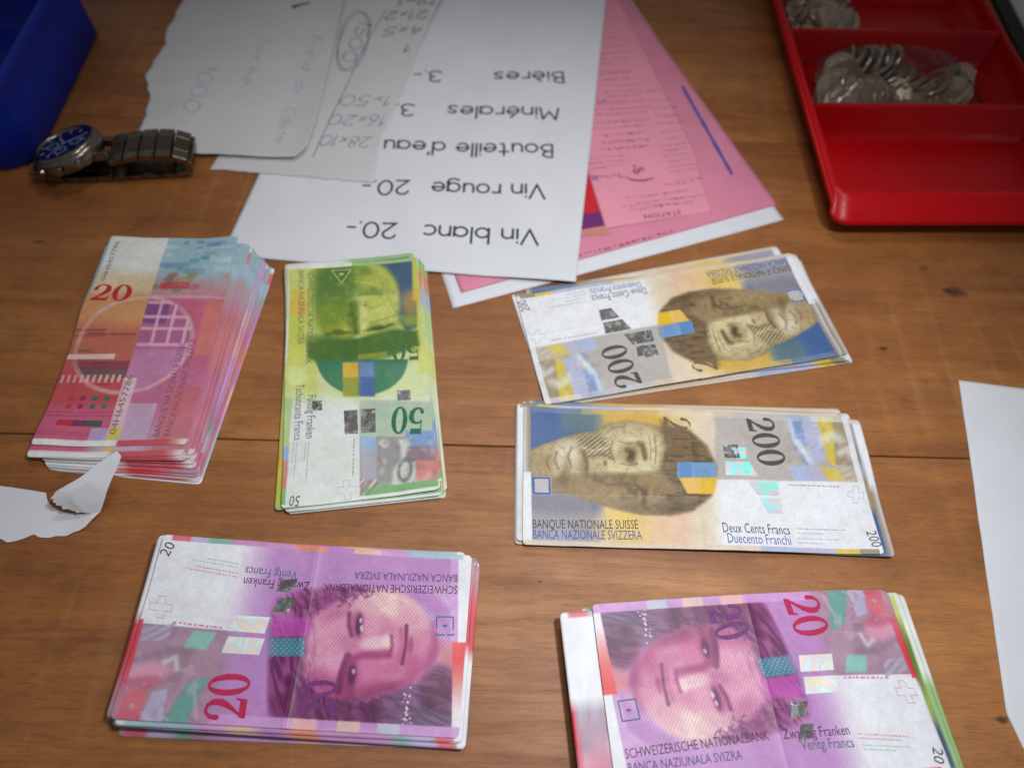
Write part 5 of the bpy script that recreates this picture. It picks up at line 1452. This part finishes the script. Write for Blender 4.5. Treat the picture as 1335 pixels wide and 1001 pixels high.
# the curl: rises from the near right end of the strip and rolls back over the pile
E0 = [(-189.5, 109.4, 1.6), (-199, 108.6, 5.5), (-204.5, 110.5, 10.5), (-204.6, 113.5, 13.0), (-200, 117.0, 14.0), (-194, 121.5, 14.8), (-187, 130.0, 16.0), (-180.5, 136.0, 17.0)]
E1 = [(-186.6, 110.2, 1.8), (-185.8, 112.0, 3.2), (-184.9, 114.0, 5.0), (-184.0, 116.5, 7.0), (-183.2, 119.0, 9.0), (-182.0, 123.0, 11.0), (-180.0, 128.5, 13.5), (-178.6, 134.0, 16.4)]
A = np.stack([np.interp(np.linspace(0, 7, m), range(8), [q[k] for q in E0]) for k in range(3)], -1)
B = np.stack([np.interp(np.linspace(0, 7, m), range(8), [q[k] for q in E1]) for k in range(3)], -1)
def smooth(A, r=6):
    K = np.ones(2 * r + 1) / (2 * r + 1); P = np.pad(A, ((r, r), (0, 0)), 'edge')
    return np.stack([np.convolve(P[:, k], K, 'valid') for k in range(3)], -1)
A = smooth(A); B = smooth(B)
P = A[:, None] * (1 - u[None, :, None]) + B[:, None] * u[None, :, None]
P[..., 2] += (1.0 * np.sin(u * math.pi)[None] + 1.1 * np.exp(-np.abs(u - .42) / .07)[None]) * np.sin(t * math.pi)[:, None]
P[..., 2] += .45 * noise2(P[..., 0], P[..., 1], 5, 47) * np.sin(u * math.pi)[None]
P[:, 0, :2] += (.45 * noise2(t * 100, t * 0 + 3, 3, 48) + .3 * noise2(t * 100, t * 0 + 3, 1.3, 49))[:, None]
V = P.reshape(-1, 3) - np.array((-230, 110, 0))
mesh('curled_end', V, F, M_PAPER, st, True)

# far right corner: white sheet on a flat black slab
def z_cs(x, y): return 3.2 + .2 * noise2(x, y, 40, 51)
bf = empty('black_slab', (420, 590, 0)); tag(bf, 'flat black strip between the red tray and the white corner sheet', 'folder')
mb = MB(); mb.box(0, 0, .2, 120, 190, 2.8, Matrix.Translation((378 - 420, 500 - 590, 0)) @ Matrix.Rotation(rad(-1.5), 4, 'Z')); mb.build('slab_body', M_BLACK, bf, False, .4)
paper('corner_sheet', 'white sheet in the far right corner beyond the red tray', 'paper', [(392.5, 505), (393, 560), (396, 690)], [(470, 505), (470, 690)], z_cs, M_PAPER2, n=14, m=20)

# ------------------------------------------------------------------ trays
def rloop(x0, y0, x1, y1, r, z, n=8):
    out = []
    for cx, cy, a0 in ((x1 - r, y1 - r, 0), (x0 + r, y1 - r, 90), (x0 + r, y0 + r, 180), (x1 - r, y0 + r, 270)):
        for k in range(n + 1):
            a = rad(a0 + 90 * k / n); out.append((cx + r * math.cos(a), cy + r * math.sin(a), z))
    return out
def loft(loops, cap0=True, cap1=True):
    V = [v for lp in loops for v in lp]; n = len(loops[0]); F = []
    for j in range(len(loops) - 1):
        for k in range(n): F.append((j*n+k, j*n+(k+1) % n, (j+1)*n+(k+1) % n, (j+1)*n+k))
    if cap0: F.append(tuple(range(n - 1, -1, -1)))
    if cap1: F.append(tuple((len(loops)-1)*n + k for k in range(n)))
    return V, F

TH = 25.0; TW, TL = 172.0, 352.0; PIT = 87.5
tx, ty = 187.0, 339.0
ua = (math.cos(rad(6.2)), math.sin(rad(6.2))); va = (-math.sin(rad(2.0)), math.cos(rad(2.0)))
def TP(u, v): return (u * ua[0] + v * va[0], u * ua[1] + v * va[1])
def tmap(V): return [(*TP(x, y), z) for x, y, z in V]
tray = empty('coin_tray', (tx, ty, 0)); tag(tray, 'scuffed red plastic coin tray with compartments for loose change', 'tray')
R = 9
def tloop(side, front, r, z, zf=None):
    """one ring of the tray: side and far inset, front inset (negative: the sloping apron), height and height at the front"""
    lp = rloop(side, front, TW - side, TL - side, r, z)
    if zf is None: return lp
    return [(x, y, z + (zf - z) * float(sm(front + 16, front + 5, y))) for x, y, z in lp]
loops = [tloop(13, 8, R - 2, .3), tloop(11, 5, R, 2.0), tloop(5.0, -4, R, TH - 7, 7), tloop(2.0, -11.5, R + 2, TH - 4.5, 10.5), tloop(.2, -13.5, R + 3, TH - 3.5, 11.5),
         tloop(-.6, -14.2, R + 3, TH - 1.2, 13.2), tloop(0, -13.4, R + 3, TH - .3, 14.6), tloop(1.0, -11.5, R + 2, TH, 16.0), tloop(2.0, -1.5, R, TH, TH - .6), tloop(2.8, .2, R - 1, TH, TH), tloop(3.4, 1.6, R - 1, TH),
         tloop(4.0, 2.6, R - 1.4, TH - .6), tloop(4.8, 3.6, R - 2, TH - 4), tloop(7, 7, R - 3, 6), tloop(9.5, 10, R - 4, 3.0), tloop(14, 14, R - 5, 2.2)]
V, F = loft(loops)
mesh('tray_body', tmap(V), F, M_RED, tray, True)
for k in (1, 2, 3):
    v = PIT * k
    prof = [(-4.5, 1.8), (-2.4, 3.0), (-.9, TH - 3), (-.5, TH - 1.5), (.2, TH - 1.0), (1.6, TH - 1.0), (2.3, TH - 1.5), (3.0, TH - 4), (6.0, 6), (9, 3), (13, 1.8)]
    # the near face leans like a scoop, the far face is steep
    prof = [(-13, 1.8), (-9, 3.0), (-6.5, 6), (-2.2, TH - 3.5), (-1.4, TH - 1.5), (-.6, TH - 1.0), (1.2, TH - 1.0), (1.9, TH - 1.5), (2.4, TH - 4), (4.4, 5), (6, 2.8), (8, 1.8)]
    us = (5.0, TW - 5.0)
    V = [(u_, v + q, z_) for u_ in us for q, z_ in prof]; n_ = len(prof)
    # ends follow the sloping side walls
    V = [((u_ + (4.0 if u_ < 50 else -4.0) * (1 - min(1, (z_ - 2) / 20))), y_, z_) for u_, y_, z_ in V]
    F = [(q, q + 1, n_ + q + 1, n_ + q)[::-1] for q in range(n_ - 1)] + [tuple(range(n_))[::-1], tuple(range(n_, 2 * n_))]
    o = mesh('divider', tmap(V), F, M_RED, tray)
    for pl in o.data.polygons: pl.use_smooth = len(pl.vertices) == 4

# ------------------------------------------------------------------ coins
def coin_mesh(rad_, th, seed):
    mb = MB(); r = rad_
    mb.lathe([(r - .35, 0), (r, .3), (r, th - .3), (r - .35, th), (r - 1.1, th), (r - 1.5, th - .28)], 36)
    # relief: ring of dots, wreath and a figure
    a = np.linspace(0, 2 * math.pi, 26, endpoint=False)
    for q in a:
        T = Matrix.Translation(((r - 2.2) * math.cos(q), (r - 2.2) * math.sin(q), th - .3)); mb.lathe([(.36, 0), (.26, .18)], 5, T)
    for q in np.linspace(-2.3, 2.3 - math.pi * 0, 15):
        T = Matrix.Translation(((r - 4.6) * math.sin(q), -(r - 4.6) * math.cos(q), th - .3)) @ Matrix.Rotation(q * 1.0 + .6, 4, 'Z') @ Matrix.Scale(2.2, 4, (1, 0, 0)); mb.lathe([(.7, 0), (.35, .32)], 6, T)
    T = Matrix.Translation((0, 0, th - .3))
    w_ = r * .16
    mb.box(-w_, -r * .42, 0, w_, r * .42, .3, T); mb.box(-r * .42, -w_, 0, -w_ - .02, w_, .3, T); mb.box(w_ + .02, -w_, 0, r * .42, w_, .3, T)
    V = mb.V; F = mb.F
    return V, F
_COINS = {}
def coin(kind, x, y, z, tilt, az, spin, label, group):
    """centre of the underside; tilt from lying flat, leaning towards azimuth az (degrees)"""
    r, th = {'five': (15.7, 2.35), 'two': (13.7, 2.15), 'one': (11.6, 1.55)}[kind]
    if kind not in _COINS:
        V, F = coin_mesh(r, th, 0); o = mesh('coin', V, F, M_COIN); _COINS[kind] = o.data
        for pl in o.data.polygons: pl.use_smooth = False
        cfirst = o
    else:
        cfirst = bpy.data.objects.new('coin', _COINS[kind]); link(cfirst)
    Mx = Matrix.Translation((x * MM, y * MM, z * MM)) @ Matrix.Rotation(rad(az), 4, 'Z') @ Matrix.Rotation(rad(tilt), 4, 'Y') @ Matrix.Rotation(rad(spin), 4, 'Z')
    cfirst.matrix_world = Mx
    tag(cfirst, label, 'coin', group)
    return cfirst
def tw(u, v): q = TP(u, v); return tx + q[0], ty + q[1]
rs = random.Random(5)
G1 = 'coins in the bag in the middle compartment'
LB = 'silver coin in the clear bag in the middle compartment of the red tray'
V0 = PIT
def put_coin(kind, u, v, z, tilt, az, label=LB, g=G1):
    x, y = tw(u, v); coin(kind, x, y, z, tilt, az + 4, rs.uniform(0, 360), label, g)
LIMU = {'five': 29, 'two': 27, 'one': 25}
def pc(kind, u, v, *r): put_coin(kind, max(LIMU[kind], u), v, *r)
# bottom layer
for u, v in ((30, 30), (56, 26), (84, 30), (112, 28), (40, 52), (126, 48)):
    pc(rs.choice(('two', 'one', 'one')), u + rs.uniform(-3, 3), V0 + v + rs.uniform(-3, 3), 3.0, rs.uniform(0, 3), rs.uniform(0, 360))
# coins facing the viewer at the left
pc('five', 32, V0 + 29, 12.5, 40, 268, 'large silver coin facing the viewer at the left front of the bagged coins')
pc('two', 57, V0 + 28, 11.5, 36, 276, 'smaller silver coin facing the viewer, next to the large one in the bag')
pc('two', 36, V0 + 45, 16.5, 46, 272, 'silver coin leaning behind the large front one at the left of the bag')
pc('one', 44, V0 + 35, 15.5, 50, 300, 'small coin wedged between the two coins that face the viewer')
# fallen roll along the back, edges up
for k in range(10):
    pc(('two', 'one', 'two')[k % 3], 44 + k * 3.6, V0 + 62 + rs.uniform(-1.5, 1.5), 12.5 + rs.uniform(-1, 1), 64 + rs.uniform(-9, 9), 172 + rs.uniform(-14, 14), 'coin standing in the fallen roll at the back of the bag', 'coins of the fallen roll in the bag')
# overlapping row across the middle
for k in range(12):
    pc(('two', 'one', 'two', 'one')[k % 4], 66 + k * 3.6, V0 + 51 - k * 1.6 + rs.uniform(-1.5, 1.5), 13.0 - .4 * k + rs.uniform(-.8, .8), 50 + rs.uniform(-13, 13), 148 + rs.uniform(-16, 16), 'coin of the slanting overlapped row in the middle of the bag', 'coins of the slanting row in the bag')
for k in range(7):
    pc('one', 70 + k * 7 + rs.uniform(-2, 2), V0 + 27 + rs.uniform(-3, 3), 8 + rs.uniform(0, 3), rs.uniform(15, 45), rs.uniform(200, 330), 'small coin in front of the slanting row in the bag', 'small coins in front of the slanting row')
# heap at the right
for k in range(10):
    pc(('one', 'two', 'one')[k % 3], 114 + rs.uniform(-5, 14), V0 + 26 + k * 3.2, 7 + rs.uniform(0, 6), rs.uniform(20, 65), rs.uniform(110, 250), 'coin of the small heap at the right end of the bag', 'coins of the right heap in the bag')
# far compartment
for k in range(11):
    pc(('one', 'two', 'one')[k % 3], 28 + (k % 3) * 14 + rs.uniform(-3, 3), 2 * PIT + 28 + (k // 3) * 11 + rs.uniform(-3, 3), 5 + rs.uniform(0, 8), rs.uniform(5, 50), rs.uniform(160, 340),
       'dull silver coin in the far compartment of the red tray', 'coins in the far compartment')

def bag(label, u0, u1, v0, v1, h, seed):
    n, m = 46, 30
    r_ = empty('plastic_bag', (*tw((u0 + u1) / 2, (v0 + v1) / 2), 0)); tag(r_, label, 'bag')
    bx_, by_ = tw((u0 + u1) / 2, (v0 + v1) / 2)
    V = []
    for j in range(m):
        for i in range(n):
            s, t_ = i / (n - 1), j / (m - 1)
            u = u0 + (u1 - u0) * s; v = v0 + (v1 - v0) * t_
            e = min(1, 5 * s) * min(1, 5 * (1 - s)) * min(1, 4 * t_) * min(1, 4 * (1 - t_))
            z = 3.2 + h * (e ** .5) * (1 - .45 * sm(.62, 1, s)) + float(noise2(u, v, 13, seed)) * 2.2 * e + abs(float(noise2(u, v, 7, seed + 1))) * 1.6 * e
            x, y = tw(u, v); V.append((x - bx_, y - by_, z))
    F = [(j*n+i, j*n+i+1, (j+1)*n+i+1, (j+1)*n+i) for j in range(m-1) for i in range(n-1)]
    mesh('film', V, F, M_FILM, r_)
bag('clear plastic bag wrapped round the coins in the middle compartment', 16, 150, V0 + 13, V0 + 78, 23, 61)
bag('clear plastic bag over the coins in the far compartment', 16, 74, 2 * PIT + 13, 2 * PIT + 74, 19, 64)

# ------------------------------------------------------------------ blue box
bb = empty('cash_box', (-310, 328, 0)); tag(bb, 'blue plastic box with a rounded corner at the far left', 'box')
H = 50; BA = rad(5.6); BL, BW = 162, 260
T = Matrix.Rotation(BA, 4, 'Z')
def bl(o, r, z): return [tuple(T @ Vector(v)) for v in rloop(-BW + o, o, -o, BL - o, r, z)]
loops = [bl(3, 17, .4), bl(1.2, 19, 2.2), bl(2.2, 19, H * .55), bl(3.2, 19, H - 5), bl(2.6, 19.5, H - 4), bl(2.6, 19.5, H - .8), bl(3.4, 19, H), bl(6.4, 17, H), bl(7.2, 16, H - .8), bl(8.2, 15, H - 8), bl(11, 13, 6), bl(16, 10, 3)]
V, F = loft(loops); mesh('box_body', V, F, M_BLUE, bb, True)

# ------------------------------------------------------------------ wrist watch
wt = empty('wrist_watch', (-283, 334, 0), rad(11)); tag(wt, 'steel wrist watch with a blue dial, its bracelet closed, beside the blue box', 'watch')
CT = Matrix.Translation((0, 0, 9.0)) @ Matrix.Rotation(rad(-13), 4, 'Y') @ Matrix.Rotation(rad(-9), 4, 'X')
mb = MB(); mb.lathe([(17, 0), (20, 1.0), (21, 3), (21, 8), (20.2, 9.6), (19.0, 10.0)], 48, CT); mb.build('case', M_STEEL, wt, True)
mb = MB(); mb.lathe([(20.0, 9.4), (20.0, 10.4), (19.0, 11.8), (16.6, 12.2), (16.2, 10.8)], 48, CT, False); mb.build('bezel', M_STEEL, wt, True)
mb = MB(); mb.lathe([(16.4, 10.4), (16.4, 10.7)], 48, CT); dial = mb.build('dial', M_DIAL, wt)
mb = MB()
for k in range(12):
    a = 2 * math.pi * k / 12; L_ = 3.6 if k % 3 == 0 else 2.6
    mb.box(-.55, 15.2 - L_, 10.72, .55, 15.2, 10.95, CT @ Matrix.Rotation(a, 4, 'Z'))
mb.build('hour_marks', M_WHITE, dial)
for cx, cy in ((7.6, 0), (-7.6, 0), (0, -7.6)):
    mb = MB(); mb.lathe([(3.9, 10.72), (3.9, 10.86), (3.2, 10.9), (3.1, 10.76)], 22, CT @ Matrix.Translation((cx, cy, 0)), False); mb.build('subdial_ring', M_WHITE, dial)
    mb = MB(); mb.box(-.2, 0, 10.8, .2, 2.8, 10.98, CT @ Matrix.Translation((cx, cy, 0)) @ Matrix.Rotation(rad(40 * cx + 20), 4, 'Z')); mb.build('subdial_hand', M_WHITE, dial)
for a, L_, w_ in ((35, 8.5, .7), (-70, 12.5, .55), (150, 13.5, .22)):
    mb = MB(); mb.box(-w_, -1.5, 11.05 + w_ * .2, w_, L_, 11.25 + w_ * .2, CT @ Matrix.Rotation(rad(a), 4, 'Z')); mb.build('hand', M_WHITE, dial)
# crown and pushers on the near side
for a, r_, l_ in ((-90, 2.8, 4.0), (-122, 2.0, 3.4), (-58, 2.0, 3.4)):
    TT = CT @ Matrix.Translation((0, 0, 5.4)) @ Matrix.Rotation(rad(a), 4, 'Z') @ Matrix.Translation((20.4, 0, 0)) @ Matrix.Rotation(rad(90), 4, 'Y')
    mb = MB(); mb.lathe([(r_ * .6, 0), (r_ * .6, l_ * .35), (r_, l_ * .4), (r_, l_ * .9), (r_ * .8, l_)], 18, TT); mb.build('crown' if a == -90 else 'push_button', M_STEEL, wt)
for sx in (1, -1):
    for sy in (1, -1):
        mb = MB(); mb.box(14, -2.2, 3.0, 25.0, 2.2, 8.2, CT @ Matrix.Scale(sx, 4, (1, 0, 0)) @ Matrix.Translation((0, 11.0 * sy, 0)) @ Matrix.Rotation(rad(-9 * sy), 4, 'Z') @ Matrix.Rotation(rad(10), 4, 'Y'))
        V = mb.V; mb.F = mb.F if sx > 0 else [f[::-1] for f in mb.F]
        mb.build('lug', M_STEEL, wt, False, .8)
# bracelet: a closed flattened loop running away from the case, across the top and back underneath
path = [(23.5, 13.6), (29, 15.2), (36, 16.4), (44, 17.0), (52, 17.1), (60, 16.6), (66, 15.0), (70, 12.0), (71.4, 8.6), (70, 5.2), (66, 2.9), (59, 2.3), (51, 2.2), (43, 2.2), (35, 2.2), (27, 2.2), (19, 2.3), (10, 2.6), (0, 2.8), (-9, 3.2), (-17, 4.6), (-22.5, 7.6), (-24, 10.2)]
pp = np.array(path); s_ = np.r_[0, np.cumsum(np.hypot(*np.diff(pp, axis=0).T))]
NL = int(s_[-1] / 9.0)
q = np.linspace(0, s_[-1], NL + 1); px_ = np.interp(q, s_, pp[:, 0]); pz_ = np.interp(q, s_, pp[:, 1])
for k in range(NL):
    x0, z0, x1, z1 = px_[k], pz_[k], px_[k + 1], pz_[k + 1]
    a = math.atan2(z1 - z0, x1 - x0); L_ = math.hypot(x1 - x0, z1 - z0)
    TT = Matrix.Translation(((x0 + x1) / 2, 0, (z0 + z1) / 2)) @ Matrix.Rotation(-a, 4, 'Y')
    wd = 25.0
    o_ = empty('bracelet_link'); o_.parent = wt
    for nm, y0, y1, th_, mt in (('side_link', -wd / 2, -wd * .24, 1.8, M_STEEL), ('centre_link', -wd * .235, wd * .235, 2.1, M_STEEL_D), ('side_link', wd * .24, wd / 2, 1.8, M_STEEL)):
        mb = MB(); mb.box(-L_ * .46, y0, -th_, L_ * .46, y1, th_, TT); mb.build(nm, mt, o_, False, .45)
mb = MB(); mb.box(37, -8.0, -1.6, 58, 8.0, -.2, Matrix.Translation((0, 0, 5.6))); mb.build('clasp', M_STEEL, wt, False, .4)
mb = MB(); mb.box(40, -12.0, 3.0, 45, -9.2, 5.2); mb.build('clasp_button', M_STEEL, wt, False, .4)
# the watch's far end rests on the table: lift so that nothing dips below it
